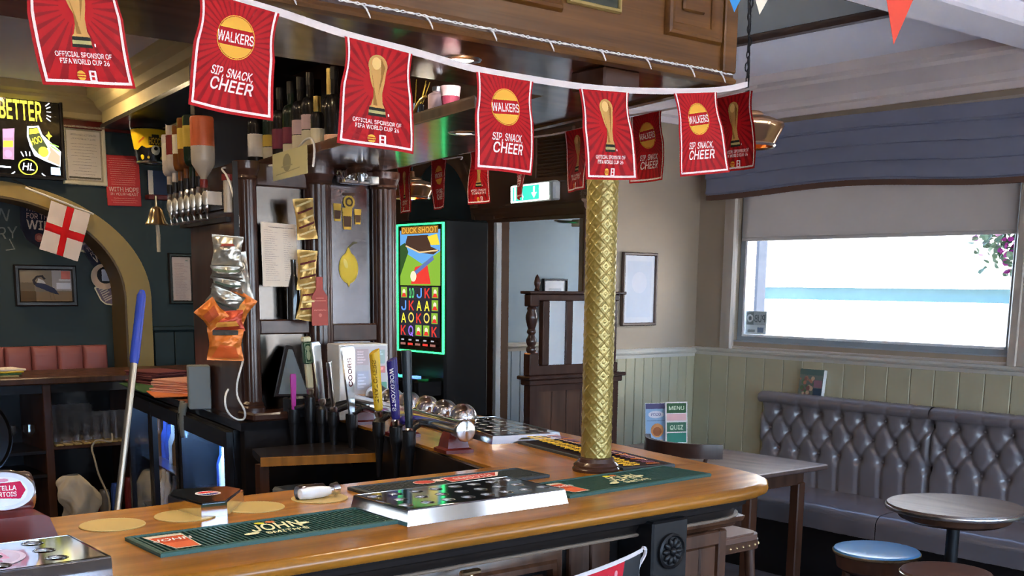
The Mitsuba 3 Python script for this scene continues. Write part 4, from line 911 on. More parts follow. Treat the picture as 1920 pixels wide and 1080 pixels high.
# ---- counters and fridges behind the bar
ct = thing('side_counter', 'dark staff side counter running back under the mirrored cabinet', 'counter')
CT = sg.Polygon([(2.14, 4.42), (2.52, 6.75), (3.3, 6.75), (2.75, 5.3), (leg(-.01, 4.42), 4.42)])
part(ct, 'top', mv(extrude(CT, .035), 0, 0, 1.065), 'black_gloss', smooth=False)
part(ct, 'end_panel', box(2.16, 4.43, 0, 2.5, 4.47, 1.065), 'wood_black')
lw = thing('low_shelf', 'low wooden shelf edge under the staff side counter', 'shelf')
part(lw, 'board', mv(extrude(sg.Polygon([(2.03, 4.02), (2.50, 3.86), (2.53, 4.28), (2.12, 4.28)]), .03), 0, 0, .98), 'wood_black', smooth=False)
part(lw, 'edge', mv(extrude(sg.Polygon([(2.02, 4.012), (2.50, 3.85), (2.502, 3.866), (2.03, 4.028)]), .034), 0, 0, .978), 'bar_top', smooth=False)
part(lw, 'post', box(2.03, 4.04, 0, 2.07, 4.08, .98), 'dark_oak')
part(lw, 'tray', box(2.16, 4.05, .72, 2.30, 4.2, .86, .01), 'grey_box')
mat('fridge_back', lin(150, 170, 186), rough=.5)
mat('bottle_amber', lin(110, 60, 20), rough=.1, coat=.6); mat('bottle_clear', lin(190, 180, 170), rough=.1); mat('bottle_blue', lin(60, 90, 170), rough=.15)
def fridge(y0, y1, doors, label, lit):
    x0 = 2.15 + .16 * (y0 - 4.5); x1 = 2.15 + .16 * (y1 - 4.5); Lg = math.hypot(x1 - x0, y1 - y0)
    t = thing('bottle_fridge', label, 'fridge', 'glass door bottle fridges')
    M = frame((x1, y1, .06), (x0 - x1, y0 - y1, 0))
    H = 1.0
    part(t, 'cabinet', X(cat_([box(0, 0, -.45, Lg, .05, 0), box(0, H - .06, -.45, Lg, H, 0), box(0, 0, -.45, .02, H, 0), box(Lg - .02, 0, -.45, Lg, H, 0)]), M), 'black_plastic')
    part(t, 'back_panel', X(box(.02, .05, -.45, Lg - .02, H - .06, -.43), M), 'fridge_back')
    for zz_ in (.34, .62): part(t, 'shelf', X(box(.02, zz_, -.42, Lg - .02, zz_ + .006, -.04), M), 'steel')
    dw = Lg / doors
    for d in range(doors):
        a, b = d * dw + .004, (d + 1) * dw - .004
        k = part(t, 'door', X(cat_([box(a, .01, .002, b, .06, .03), box(a, H - .08, .002, b, H - .01, .03), box(a, .01, .002, a + .045, H - .01, .03), box(b - .045, .01, .002, b, H - .01, .03)]), M), 'black_plastic')
        put(numbered(k + '__pane'), X(trimesh.Trimesh([(a + .045, .06, .016), (b - .045, .06, .016), (b - .045, H - .08, .016), (a + .045, H - .08, .016)], [(0, 1, 2), (0, 2, 3)]), M), 'pane_glass', False)
        kl = part(t, 'light_tube', X(box(a + .05, H - .074, -.10, b - .05, H - .066, -.06), M), 'white_plastic'); scene[kl]['emitter'] = glow((.25, .5, 1.0), lit)
    r = np.random.default_rng(int(y0 * 100)); cols = ['bottle_amber', 'bottle_clear', 'bottle_blue', 'glass_green', 'lab_white', 'lab_peach']
    for li, zz_ in enumerate((.056, .346, .626)):
        n = max(3, int(Lg / .085))
        for i in range(n):
            u = .07 + (Lg - .14) * (i + .5) / n; h = r.uniform(.19, .235)
            o = (M @ np.array([u, zz_, -.12 - r.uniform(0, .04), 1]))[:3]
            single('fridge_bottle', lathe([(.0005, 0), (.027, 0), (.029, .005), (.029, h * .55), (.013, h * .75), (.011, h), (.0005, h)], 14, o), cols[r.integers(6)], f"small bottle on the {('bottom', 'middle', 'top')[li]} shelf of the {'two door' if doors == 2 else 'bright blue'} fridge", 'bottle', 'bottles inside the fridges')
fridge(5.36, 6.50, 2, 'two door bottle fridge with dim blue glass doors at the back of the staff side', 2.0)
fridge(4.52, 5.33, 1, 'bottle fridge with a brightly lit blue glass door, next to the side counter end', 5.0)
tw = thing('grey_towel', 'grey cloth hanging over the edge of the side counter between the fridges', 'towel')
def twf(u, v): y = 5.22 + u * .12; return np.stack([2.15 + .16 * (y - 4.5) - .02 - .01 * np.sin(u * 6) - .012 * np.sin(v * 3), y + .02 * v, 1.11 - v * .17], -1)
part(tw, 'cloth', slab(twf, 12, 12, .012, (.98, -.16, 0)), 'grey_box', smooth=True)
# things on the side counter
gt = single('grey_carton', X(box(-.05, -.05, 1.1, .05, .05, 1.30, .004), trimesh.transformations.translation_matrix((2.245, 5.06, 0)) @ rz(-20)), 'grey_box', 'plain grey carton standing on the counter left of the cabinet', 'carton')
mat('paper_orange', lin(226, 128, 70), rough=.6); mat('paper_green', lin(40, 84, 40), rough=.6); mat('paper_pink', lin(216, 160, 140), rough=.6); mat('cloth_maroon', lin(104, 50, 56), rough=.8)
single('flyer', obox(2.47, 6.2, 1.1, 1.106, .22, .62, -9, .001), 'paper_green', 'dark green flyer lying on the counter above the fridges', 'flyer')
single('flyer', obox(2.37, 5.72, 1.106, 1.112, .18, .34, -15, .001), 'paper_orange', 'orange flyer lying on the counter above the fridges', 'flyer')
def stack(x, y, a, n, label, m, s=(.24, .30)):
    t = thing('paper_stack', label, 'papers')
    for i in range(n): part(t, 'sheet', obox(x + rng.uniform(-.01, .01), y + rng.uniform(-.01, .01), 1.1 + i * .011, 1.1 + i * .011 + .009, *s, a + rng.uniform(-8, 8), .002), m)
stack(2.52, 5.75, 20, 7, 'stack of pale pink paper beside the cabinet on the staff counter', 'paper_pink', (.26, .34))
stack(2.62, 6.45, 10, 7, 'stack of folded maroon menus behind the pink papers', 'cloth_maroon', (.24, .30))

# ---- back counter with open shelving
bk = thing('back_counter', 'wooden back counter with open glass shelves under it', 'back counter')
part(bk, 'top', box(-1.2, 7.19, 1.055, 4.2, 7.82, 1.10, .008), 'dark_oak')
part(bk, 'apron', box(-1.2, 7.23, 1.0, 3.4, 7.26, 1.055), 'wood_black')
part(bk, 'back_panel', box(-1.2, 7.70, 0, 3.6, 7.72, 1.055), 'wood_black')
for x in (.6, 1.4, 2.22, 2.80): part(bk, 'upright', box(x - .025, 7.22, 0, x + .025, 7.7, 1.055, .004), 'dark_oak')
for a, b, z in ((1.42, 2.2, .648), (2.24, 2.785, .668), (.62, 1.38, .65), (1.42, 2.2, .50), (2.24, 2.785, .20), (1.42, 2.2, .1)): part(bk, 'shelf', box(a, 7.225, z - .022, b, 7.7, z, .003), 'wood_black' if z != .668 else 'dark_oak')
mt_ = thing('slatted_glass_mat', 'pale slatted mat under the tall glasses on the back shelf', 'mat')
for i in range(9): part(mt_, 'slat', box(2.26 + i * .057, 7.225, .668, 2.26 + i * .057 + .045, 7.6, .678, .002), 'tan_pad')
def glass(x, y, z, h, r0, r1, label, group, stem=False):
    t = thing('drinking_glass' if not stem else 'wine_glass', label, 'glass', group)
    if stem: pf = [(.03, 0), (.031, .002), (.005, .008), (.004, h * .45), (.012, h * .5), (r1, h * .72), (r1 * .85, h), (r1 * .83, h), (r1 * .97, h * .72), (.010, h * .53), (.0005, h * .5)]
    else: pf = [(.0005, 0), (r0, 0), (r1, h), (r1 - .002, h), (r0 - .002, .012), (.0005, .01)]
    part(t, 'bowl', lathe(pf, 18, (x, y, z), cap=False), 'tumbler_glass', smooth=40)
ORD = ('first', 'second', 'third', 'fourth', 'fifth', 'sixth', 'seventh', 'eighth')
for i in range(8):
    for j in range(2): glass(2.285 + i * .064 + .02 * j, 7.29 + j * .09, .678, .235 if i < 4 else .18, .026, .034, f"clear tall beer glass, {ORD[i]} from the left in the {('front', 'rear')[j]} row on the slatted mat", 'tall glasses on the back shelf')
for i, x in enumerate((1.90, 2.02, 2.13)): glass(x, 7.32, .648, .16, .03, .036, f"stemmed wine glass, {('leftmost', 'middle', 'rightmost')[i]} of three on the dark left back shelf", 'wine glasses on the left back shelf', True)
# towel, cans and bottles on the low shelf
def towf(u, v):
    a = u * 2 * np.pi; t = v
    R = .115 * (np.sin(np.pi * np.clip(t * .86 + .10, 0, 1)) ** .45) * (1 + .16 * np.sin(3 * a + 5 * t) + .10 * np.sin(5 * a - 9 * t + 1) + .05 * np.sin(9 * a + 4 * t))
    R = R * (1 + .25 * (meshkit.fbm(np.stack([np.cos(a) * 2, np.sin(a) * 2, t * 4], -1)) - .5))
    return np.stack([2.325 + R * np.cos(a) + .02 * np.sin(t * 5), 7.10 + R * .75 * np.sin(a), .203 + .30 * t], -1)
tw2 = thing('bar_towel', 'crumpled beige bar towel hanging from the shelf behind the bar', 'towel')
part(tw2, 'cloth', grid(towf, 90, 50), 'cotton', smooth=True)
mat('can_red', lin(120, 40, 36), rough=.3); mat('can_silver', lin(150, 146, 140), rough=.3, metal=.5)
for (x, z, h, r_, m, lb) in ((2.50, .20, .16, .03, 'can_red', 'dark red can on the low shelf right of the beige towel'), (2.565, .20, .155, .033, 'can_silver', 'silver can on the low shelf, right of the dark red can'), (2.64, .20, .19, .03, 'bottle_blue', 'blue bottle on the low shelf near the broom'), (2.73, .20, .22, .03, 'can_red', 'tall red bottle on the low shelf behind the broom')):
    single('can' if h < .18 else 'shelf_bottle', lathe([(.0005, 0), (r_ * .85, 0), (r_, .01), (r_, h * .85), (r_ * .8, h * .95), (r_ * .78, h), (.0005, h - .003)], 20, (x, 7.3, z)), m, lb, 'can' if h < .18 else 'bottle')
single('cable', tube(spline([(2.62, 7.26, .72), (2.55, 7.2, .685), (2.50, 7.2, .69), (2.48, 7.22, .66), (2.46, 7.15, .60), (2.48, 7.15, .5), (2.53, 7.15, .36), (2.535, 7.15, .22)], 40), .006, 8), 'cotton', 'grey cable hanging in front of the back shelf', 'cable')
dk = single('round_tray', X(lathe([(.0005, 0), (.235, 0), (.25, .012), (.252, .03), (.246, .03), (.235, .010), (.0005, .008)], 60), trimesh.transformations.translation_matrix((1.67, 6.95, .80)) @ rot(80, (1, 0, 0)) @ rot(0, (0, 0, 1))), 'black_gloss', 'large round black tray standing on edge at the far left', 'tray')
bk1 = thing('menu_pile', 'pile of yellow edged menus on the back counter at the left', 'menus')
for i in range(4): part(bk1, 'menu', obox(1.95 + .01 * i, 7.42, 1.10 + i * .012, 1.10 + i * .012 + .010, .30, .21, 4 * i - 6, .002), ['arch_paint', 'paper_green', 'tap_yellow', 'paper'][i])
# ---- alcove bench
pb = thing('pink_bench', 'dusky pink channelled bench in the arched alcove', 'bench')
for i in range(9):
    x1_ = 3.01 - i * .178
    if x1_ < 1.3: break
    def pf(u, v, x1_=x1_): return np.stack([x1_ - .176 + u * .174, 8.345 - .035 * (np.sin(np.pi * u) ** .35) * np.minimum(1, 4 * np.minimum(v + .02, 1.02 - v)) ** .5, 1.0 + v * .225], -1)
    part(pb, 'back_channel', slab(pf, 17, 15, .05, (0, 1, 0)), 'leather_pink', smooth=True)
part(pb, 'seat', box(1.3, 7.98, .35, 3.01, 8.36, .48, .03), 'leather_pink')
part(pb, 'base', box(1.3, 8.02, 0, 3.01, 8.36, .35), 'wood_black')
part(pb, 'back_board', box(1.3, 8.375, 0, 3.01, 8.415, 1.21), 'wood_black')

# ================================================================== bench, tables, stools by the window
YB0, YB1 = 4.66, 1.6
bq = thing('banquette', 'long grey brown deep buttoned leather bench under the window', 'bench')
BT = [(k, .155) for k in range(3)]
def tuft(y0, y1):
    L = y0 - y1; n = max(2, round(L / .155)); pw = L / n
    rows = [(.93, 0), (.81, 1), (.69, 0)]
    def f(u, v):
        y = y0 - u * L; z = .46 + v * .565
        s = (y0 - y) / pw
        prof = 5.86 + .075 * 0 + .03 * np.clip((v - .88) / .12, 0, 1) ** 2.5 + 0 * y
        d = np.zeros_like(y); 
        for zr, odd in rows:
            off = .5 * odd; k = np.round(s - off) + off
            r2 = ((s - k) * pw) ** 2 + (z - zr) ** 2
            d = d + .034 * np.exp(-r2 / (2 * .020 ** 2))
        # diagonal and vertical pleats
        zz = (z - .69) / .12
        t1 = np.abs(((s - zz * .5) % 1) - .5) ; t2 = np.abs(((s + zz * .5) % 1) - .5)
        inb = (z > .69) & (z < .93)
        e1 = np.exp(-((.5 - t1) * pw / .016) ** 2); e2 = np.exp(-((.5 - t2) * pw / .016) ** 2)
        d = d + np.where(inb, .012 * np.maximum(e1, e2), 0)
        tv = np.abs((s % 1) - .5); ev = np.exp(-((.5 - tv) * pw / .014) ** 2)
        d = d + np.where(z <= .69, .014 * ev, 0) + np.where(z >= .93, .012 * ev * np.clip((1.02 - z) / .06, .2, 1), 0)
        edge = np.minimum(u, 1 - u) * L; d = d + .02 * np.exp(-(edge / .012) ** 2)
        bul = .018 * np.cos(np.clip((z - .81) / .4, -1, 1) * 1.2)
        return np.stack([prof + d - bul, y, z], -1)
    m = slab(f, int(n * 20) + 1, 90, .006, (1, 0, 0))
    btn = []
    for zr, odd in rows:
        for k in range(n + (0 if odd else 1)):
            s = k + .5 * odd
            if 0 < s < n: btn.append((y0 - s * pw, zr))
    return m, btn
for y0, y1 in ((4.66, 3.462), (3.458, 1.6)):
    m, btn = tuft(y0, y1); k = part(bq, 'backrest', m, 'leather', smooth=True)
    for y, z in btn: 
        b = trimesh.creation.icosphere(1, 1); b.apply_scale((.006, .009, .009)); b.apply_translation((5.874, y, z)); put(numbered(k + '__button'), b, 'leather', True)
def rollf(y0, y1):
    def f(u, v):
        y = y0 - u * (y0 - y1); a = -.7 + v * 3.6; s = ((y0 - y) / .155) % 1; pl = 1 - .10 * np.exp(-((.5 - np.abs(s - .5)) * .155 / .010) ** 2)
        return np.stack([5.872 - .056 * pl * np.cos(a), y, 1.0 + .042 * pl * np.sin(a)], -1)
    m = grid(f, int((y0 - y1) * 130), 22); m.fix_normals(); return m
for y0, y1 in ((4.66, 3.462), (3.458, 1.6)): part(bq, 'top_roll', rollf(y0, y1), 'leather', smooth=True)
def seatf(y0, y1):
    def f(u, v):
        y = y0 - u * (y0 - y1); t = np.clip(v, 0, 1)
        ang = np.clip((t - .55) / .25, 0, 1) * np.pi / 2
        x = np.where(t < .55, 5.88 - (5.88 - 5.44) * t / .55, 5.44 - .065 * np.sin(ang)); z = np.where(t < .55, .475 + .008 * np.sin(t / .55 * np.pi), .475 - .055 * (1 - np.cos(ang)))
        z = np.where(t > .8, .42 - (t - .8) / .2 * .08, z)
        w = meshkit.fbm(np.stack([y * 14, x * 10, z * 10], -1)) - .5
        return np.stack([x + .006 * w, y, z + .010 * w], -1)
    m = grid(f, 160, 50); m.fix_normals(); return m
for y0, y1 in ((4.66, 3.462), (3.458, 1.6)): part(bq, 'seat', seatf(y0, y1), 'leather', smooth=True)
part(bq, 'base', cat_([box(5.44, 1.6, 0, 5.93, 4.66, .36), box(5.40, 1.6, .335, 5.9, 4.66, .40)]), 'wood_black')
part(bq, 'backboard', box(5.90, 1.6, 0, 5.93, 4.66, .99), 'wood_black')
part(bq, 'end_panel', box(5.40, 4.64, 0, 5.93, 4.675, .47, .01), 'wood_black')

def round_table(x, y, r, z, label):
    t = thing('round_table', label, 'table')
    part(t, 'top', lathe([(.0005, z - .028), (r - .02, z - .028), (r - .008, z - .024), (r - .004, z - .012), (r - .008, z), (.0005, z)], 64, (x, y, 0)), 'table_wood', smooth=40)
    part(t, 'metal_rim', lathe([(r - .006, z - .026), (r, z - .024), (r + .002, z - .016), (r, z - .009), (r - .006, z - .008)], 64, (x, y, 0), cap=False), 'steel', smooth=40)
    part(t, 'apron', lathe([(.0005, z - .075), (r - .09, z - .075), (r - .06, z - .06), (r - .05, z - .028), (.0005, z - .028)], 48, (x, y, 0)), 'dark_oak', smooth=40)
    part(t, 'pole', cyl((x, y, .03), (x, y, z - .07), .028, 24), 'iron_black')
    part(t, 'foot', lathe([(.0005, 0), (.14, 0), (.15, .008), (.14, .02), (.06, .04), (.03, .06), (.0005, .06)], 40, (x, y, 0)), 'iron_black', smooth=40)
round_table(4.70, 2.63, .298, .745, 'round wooden pub table with a metal rim on a black pole, before the window bench')
def stool(x, y, z, r, top, label, sag=.008):
    t = thing('round_stool', label, 'stool', 'low round stools')
    part(t, 'cushion', lathe([(.0005, z - .02), (r - .01, z - .02), (r, z - .012), (r - .004, z - .004), (r - .02, z), (r * .6, z + sag * .4), (.0005, z + sag * .5)], 56, (x, y, 0)), top, smooth=40)
    part(t, 'rim', lathe([(r - .008, z - .026), (r + .003, z - .022), (r + .004, z - .014), (r - .004, z - .01)], 56, (x, y, 0), cap=False), 'brass', smooth=40)
    part(t, 'drum', lathe([(.0005, z - .11), (r - .05, z - .11), (r - .02, z - .09), (r - .008, z - .026), (.0005, z - .024)], 48, (x, y, 0)), 'dark_oak', smooth=40)
    for i in range(4):
        a = i * math.pi / 2 + .5; part(t, 'leg', tube([(x + (r - .07) * math.cos(a), y + (r - .07) * math.sin(a), z - .1), (x + (r - .02) * math.cos(a), y + (r - .02) * math.sin(a), 0)], [.02, .014], 12), 'dark_oak')
    part(t, 'stretcher', lathe([(r - .055, .16), (r - .045, .17), (r - .055, .18), (r - .065, .17), (r - .055, .16)], 40, (x, y, 0), cap=False), 'dark_oak', smooth=True)
stool(4.60, 2.945, .50, .195, 'blue_glass_and_sky_sheen', 'low round stool, its top painted with a blue window reflection, beside the round table')
stool(4.36, 2.455, .53, .185, 'brown_leather', 'low round stool with a worn brown top, in front of the round table pole')

sqt = thing('square_table', 'dark rectangular wooden pub table reflecting the window, beyond the bar corner', 'table')
part(sqt, 'top', box(4.58, 3.66, .722, 5.20, 4.84, .75, .006), 'table_wood')
part(sqt, 'apron', box(4.67, 3.75, .64, 5.11, 4.75, .722), 'dark_oak')
for x in (4.69, 5.09):
    for y in (3.77, 4.73): part(sqt, 'leg', box(x - .03, y - .03, 0, x + .03, y + .03, .65, .006), 'dark_oak')

ch = thing('captain_chair', 'dark wooden chair with a curved back rail, pulled up to the rectangular table', 'chair')
def railf(w, h, z0):
    ys = np.linspace(-1, 1, 25); pts = [(4.37 + .16 * (abs(s) ** 2.2), 4.10 + .265 * s) for s in ys]
    return mv(sweep(pts, [(-w / 2, 0), (w / 2, 0), (w / 2 + .004, h * .5), (w / 2 - .002, h), (-w / 2 + .002, h), (-w / 2, h * .5)]), 0, 0, z0)
part(ch, 'back_rail', railf(.03, .075, .815), 'mahogany')
for s in (-.8, -.4, 0, .4, .8):
    part(ch, 'spindle', tube([(4.38 + .05 * abs(s), 4.10 + .20 * s, .45), (4.37 + .16 * abs(s) ** 2.2, 4.10 + .265 * s, .82)], .010, 10), 'mahogany')
part(ch, 'seat', mv(extrude(sg.Polygon([(4.44, 3.9), (4.44, 4.3), (4.84, 4.33), (4.84, 3.87)]).buffer(.02), .035), 0, 0, .43), 'brown_leather')
for x, y in ((4.47, 3.92), (4.47, 4.28), (4.82, 3.9), (4.82, 4.30)): part(ch, 'leg', tube([(x, y, .43), (x + (.03 if x > 4.6 else -.04), y + (.02 if y > 4.1 else -.02), 0)], [.018, .013], 10), 'mahogany')

bs = thing('bar_stool', 'brown leather padded bar stool tucked beside the end of the bar', 'stool')
SQ = sg.Polygon([(3.17, 2.735), (3.50, 2.735), (3.52, 3.095), (3.17, 3.095)]).buffer(-.06).buffer(.06, quad_segs=8)
layers = []
for o, z in ((-.012, .700), (0, .712), (0, .738), (-.006, .748), (-.02, .755)): layers.append((SQ.buffer(o), z))
part(bs, 'seat', cat_([mv(extrude(SQ.buffer(-.004), .05), 0, 0, .70), mv(extrude(SQ.buffer(-.016), .056), 0, 0, .70)]), 'brown_leather', smooth=40)
part(bs, 'trim', mv(extrude(SQ.difference(SQ.buffer(-.01)), .035), 0, 0, .695), 'dark_oak')
ring = SQ.exterior
for i in range(36):
    p = ring.interpolate(i / 36, normalized=True); b = trimesh.creation.icosphere(1, .006); b.apply_translation((p.x, p.y, .712)); part(bs, 'stud', b, 'brass', smooth=True)
for x, y in ((3.21, 2.775), (3.46, 2.775), (3.21, 3.055), (3.46, 3.055)): part(bs, 'leg', tube([(x, y, .7), (x + (.04 if x > 3.3 else -.04), y + (.04 if y > 2.9 else -.04), 0)], [.02, .016], 12), 'dark_oak')
for a, b in (((3.185, 2.75), (3.485, 2.75)), ((3.185, 3.08), (3.485, 3.08)), ((3.185, 2.75), (3.185, 3.08)), ((3.485, 2.75), (3.485, 3.08))): part(bs, 'stretcher', cyl((*a, .25), (*b, .25), .011, 10), 'dark_oak')

# menu stands
def card(name, label, M, w, h, painter, group='printed menu cards'):
    t = thing(name, label, 'menu card', group)
    part(t, 'board', X(box(0, 0, -.008, w, h, 0, .001), M), 'white_plastic')
    part(t, 'foot', X(box(w * .2, 0, -.06, w * .8, .012, .03, .003), M), 'white_plastic')
    pr = Print(); painter(pr, w, h); put_print(t, pr, M @ trimesh.transformations.translation_matrix((0, 0, .0004)))
def pa(pr, w, h):
    pr.rect(.002, .002, w - .002, h - .002, lin(150, 178, 206)); pr.rect(.002, h * .86, w - .002, h - .002, lin(90, 84, 120)); pr.circ(w * .5, h * .72, w * .36, lin(226, 220, 226), h * .09); pr.text('FOOD', w * .5, h * .69, h * .07, lin(120, 110, 150)); pr.rect(.01, h * .56, w - .01, h * .58, lin(120, 140, 170)); pr.circ(w * .55, h * .33, w * .3, lin(214, 150, 96)); pr.circ(w * .55, h * .3, w * .2, lin(170, 100, 60)); pr.rect(.01, .012, w * .8, h * .1, lin(226, 190, 180))
def pb_(pr, w, h):
    pr.rect(.002, .002, w - .002, h - .002, lin(224, 214, 206)); pr.rect(.008, h * .74, w - .008, h * .97, lin(60, 92, 60)); pr.text('MENU', w * .5, h * .81, h * .09, lin(214, 220, 190), w=w * .7); pr.rect(.008, h * .56, w - .008, h * .72, lin(222, 176, 172)); pr.rect(.008, h * .3, w - .008, h * .52, lin(70, 110, 84)); pr.text('QUIZ', w * .5, h * .35, h * .1, lin(214, 220, 190), w=w * .6); pr.rect(.008, .01, w - .008, h * .27, lin(60, 130, 110))
card('menu_card', 'blue printed menu card on the rectangular table, left of the green one', frame((4.945, 4.785, .752), (.93, -.36, 0), (0, .1, 1)), .14, .245, pa)
card('menu_card', 'green and pink printed menu card standing on the rectangular table', frame((5.03, 4.70, .752), (.93, -.36, 0), (0, .1, 1)), .145, .255, pb_)
mh = thing('menu_holder', 'clear menu holder with colourful cards standing on the bench back rail', 'menu holder')
MH = frame((5.885, 4.40, 1.022), (0, -1, 0), (.12, 0, 1))
part(mh, 'cards', X(box(0, 0, -.03, .175, .175, 0, .002), MH), 'white_plastic')
pr = Print(); r = np.random.default_rng(5)
pr.rect(0, 0, .175, .175, lin(116, 122, 112)); pr.rect(.0, .14, .175, .175, lin(90, 112, 104))
for i in range(26): pr.circ(r.uniform(.01, .11), r.uniform(.02, .12), r.uniform(.006, .016), lin(*[(176, 120, 96), (200, 170, 140), (140, 96, 90), (96, 120, 84)][i % 4])); 
pr.rect(.115, .0, .175, .06, lin(60, 74, 90)); pr.rect(.115, .065, .175, .11, lin(150, 110, 120))
put_print(mh, pr, MH @ trimesh.transformations.translation_matrix((0, 0, .0006)))

# ---- carved settle end in front of the lobby doorway
pw_ = thing('carved_screen', 'dark carved wooden settle end with a turned post and frosted panes, by the lobby doorway', 'screen')
SY, S0, S1 = 4.60, 3.875, 4.52
part(pw_, 'lower_frame', cat_([box(S0, SY, 0, S0 + .06, SY + .05, 1.19), box(S1 - .06, SY, 0, S1, SY + .05, 1.19), box(S0, SY, 1.13, S1, SY + .05, 1.19)]), 'mahogany')
for i in range(5): part(pw_, 'plank', box(S0 + .06 + i * .105, SY + .012, .05, S0 + .06 + i * .105 + .102, SY + .03, 1.135, .004), 'dark_oak')
part(pw_, 'ledge', cat_([box(S0 - .03, SY - .035, 1.195, S1 + .03, SY + .08, 1.215, .006), box(S0 - .015, SY - .02, 1.165, S1 + .015, SY + .065, 1.197, .006)]), 'mahogany')
part(pw_, 'rail', box(S0 + .05, SY + .005, 1.215, S1, SY + .045, 1.268, .005), 'mahogany')
part(pw_, 'rail', box(S0 + .05, SY + .005, 1.605, S1, SY + .045, 1.64, .005), 'mahogany')
part(pw_, 'top_ledge', box(S0 - .02, SY - .02, 1.64, S1 + .03, SY + .07, 1.655, .004), 'mahogany')
for x in (S0 + .09, S0 + .255, S0 + .42, S0 + .585): part(pw_, 'mullion', box(x, SY + .005, 1.268, x + .045, SY + .045, 1.605, .004), 'mahogany')
mat('frosted_glass', lin(204, 210, 214), rough=.25)
pr = None
for i, x in enumerate((S0 + .135, S0 + .30, S0 + .465)): part(pw_, 'pane', box(x, SY + .02, 1.268, x + .12, SY + .028, 1.605), 'frosted_glass', smooth=False)
part(pw_, 'post_block', box(S0 - .005, SY - .005, 1.215, S0 + .055, SY + .055, 1.335, .006), 'mahogany')
part(pw_, 'post_block', box(S0 - .005, SY - .005, 1.575, S0 + .055, SY + .055, 1.64, .006), 'mahogany')
part(pw_, 'turned_post', lathe([(.02, 1.335), (.027, 1.345), (.027, 1.36), (.018, 1.37), (.026, 1.385), (.028, 1.40), (.019, 1.42), (.016, 1.43), (.024, 1.44), (.024, 1.45), (.017, 1.46), (.023, 1.475), (.031, 1.51), (.031, 1.53), (.022, 1.555), (.026, 1.565), (.02, 1.575)], 28, (S0 + .025, SY + .025, 0)), 'mahogany', smooth=50)
part(pw_, 'finial', lathe([(.012, 1.655), (.016, 1.662), (.010, 1.67), (.016, 1.69), (.017, 1.70), (.010, 1.725), (.003, 1.738), (.0005, 1.74)], 24, (S0 + .06, SY + .025, 0)), 'mahogany', smooth=50)

# ---- pictures
def picture(label, M, w, h, bw, fm, painter, gloss='print_gloss', cat='framed picture', name='framed_picture', d=.02):
    t = thing(name, label, cat); picture_frame(t, M, w, h, bw, d, fm)
    part(t, 'backing', X(box(0, 0, 0, w, h, .004), M), 'paper'); pr = Print(); painter(pr, w, h)
    put_print(t, pr, M @ trimesh.transformations.translation_matrix((0, 0, .0045)), m=gloss); return t
def p_pale(pr, w, h):
    pr.rect(0, 0, w, h, lin(206, 208, 216)); pr.rect(w * .1, h * .08, w * .9, h * .92, lin(196, 202, 214)); pr.circ(w * .5, h * .6, w * .25, lin(206, 208, 218), h * .16)
picture('framed pale print in a thin brown frame on the wall beside the window', FX(5.245, 5.315, 1.455), .275, .425, .02, 'brown_trim', p_pale, gloss='print')
picture('small pale picture hanging on the lobby wall above the carved screen', FX(5.44, 6.322, 1.45), .205, .27, .014, 'wood_black', lambda pr, w, h: (pr.rect(0, 0, w, h, lin(226, 228, 232)), pr.rect(w * .2, h * .2, w * .8, h * .8, lin(190, 196, 202))))
def p_cert(pr, w, h):
    pr.rect(0, 0, w, h, lin(160, 152, 134)); pr.rect(.012, .012, w - .012, h - .012, lin(216, 208, 196)); T_ = lin(120, 112, 104)
    pr.text('PREMISES LICENCE', w / 2, h - .045, .012, T_, w=w * .7, bold=False); pr.text('LICENSING ACT 2003', w / 2, h - .07, .011, T_, w=w * .66, bold=False)
    for i, s in enumerate((.8, .72, .8, .6, .78, .4, .7, .76, .36, .7, .6)): pr.rect(w / 2 - w * s * .45, h - .10 - i * .02, w / 2 + w * s * .45, h - .097 - i * .02, lin(170, 160, 150))
    pr.rect(.016, .016, w - .016, .028, lin(96, 90, 76))
picture('white framed printed certificate on the teal wall, right of the screen', FX(2.735, 8.19, 2.355), .25, .345, .026, 'lab_cream', p_cert)
def p_doc(pr, w, h):
    pr.rect(0, 0, w, h, lin(206, 184, 176)); r = np.random.default_rng(2)
    for i in range(26): pr.rect(.02, h - .05 - i * .0115, .02 + r.uniform(.06, .11), h - .046 - i * .0115, lin(180, 150, 146))
    pr.rect(w - .04, h - .03, w - .02, h - .022, lin(110, 120, 110))
picture('pale pink printed notice in a black frame on the teal wall right of the arch', FX(3.455, 8.19, 1.545), .142, .315, .026, 'wood_black', p_doc)
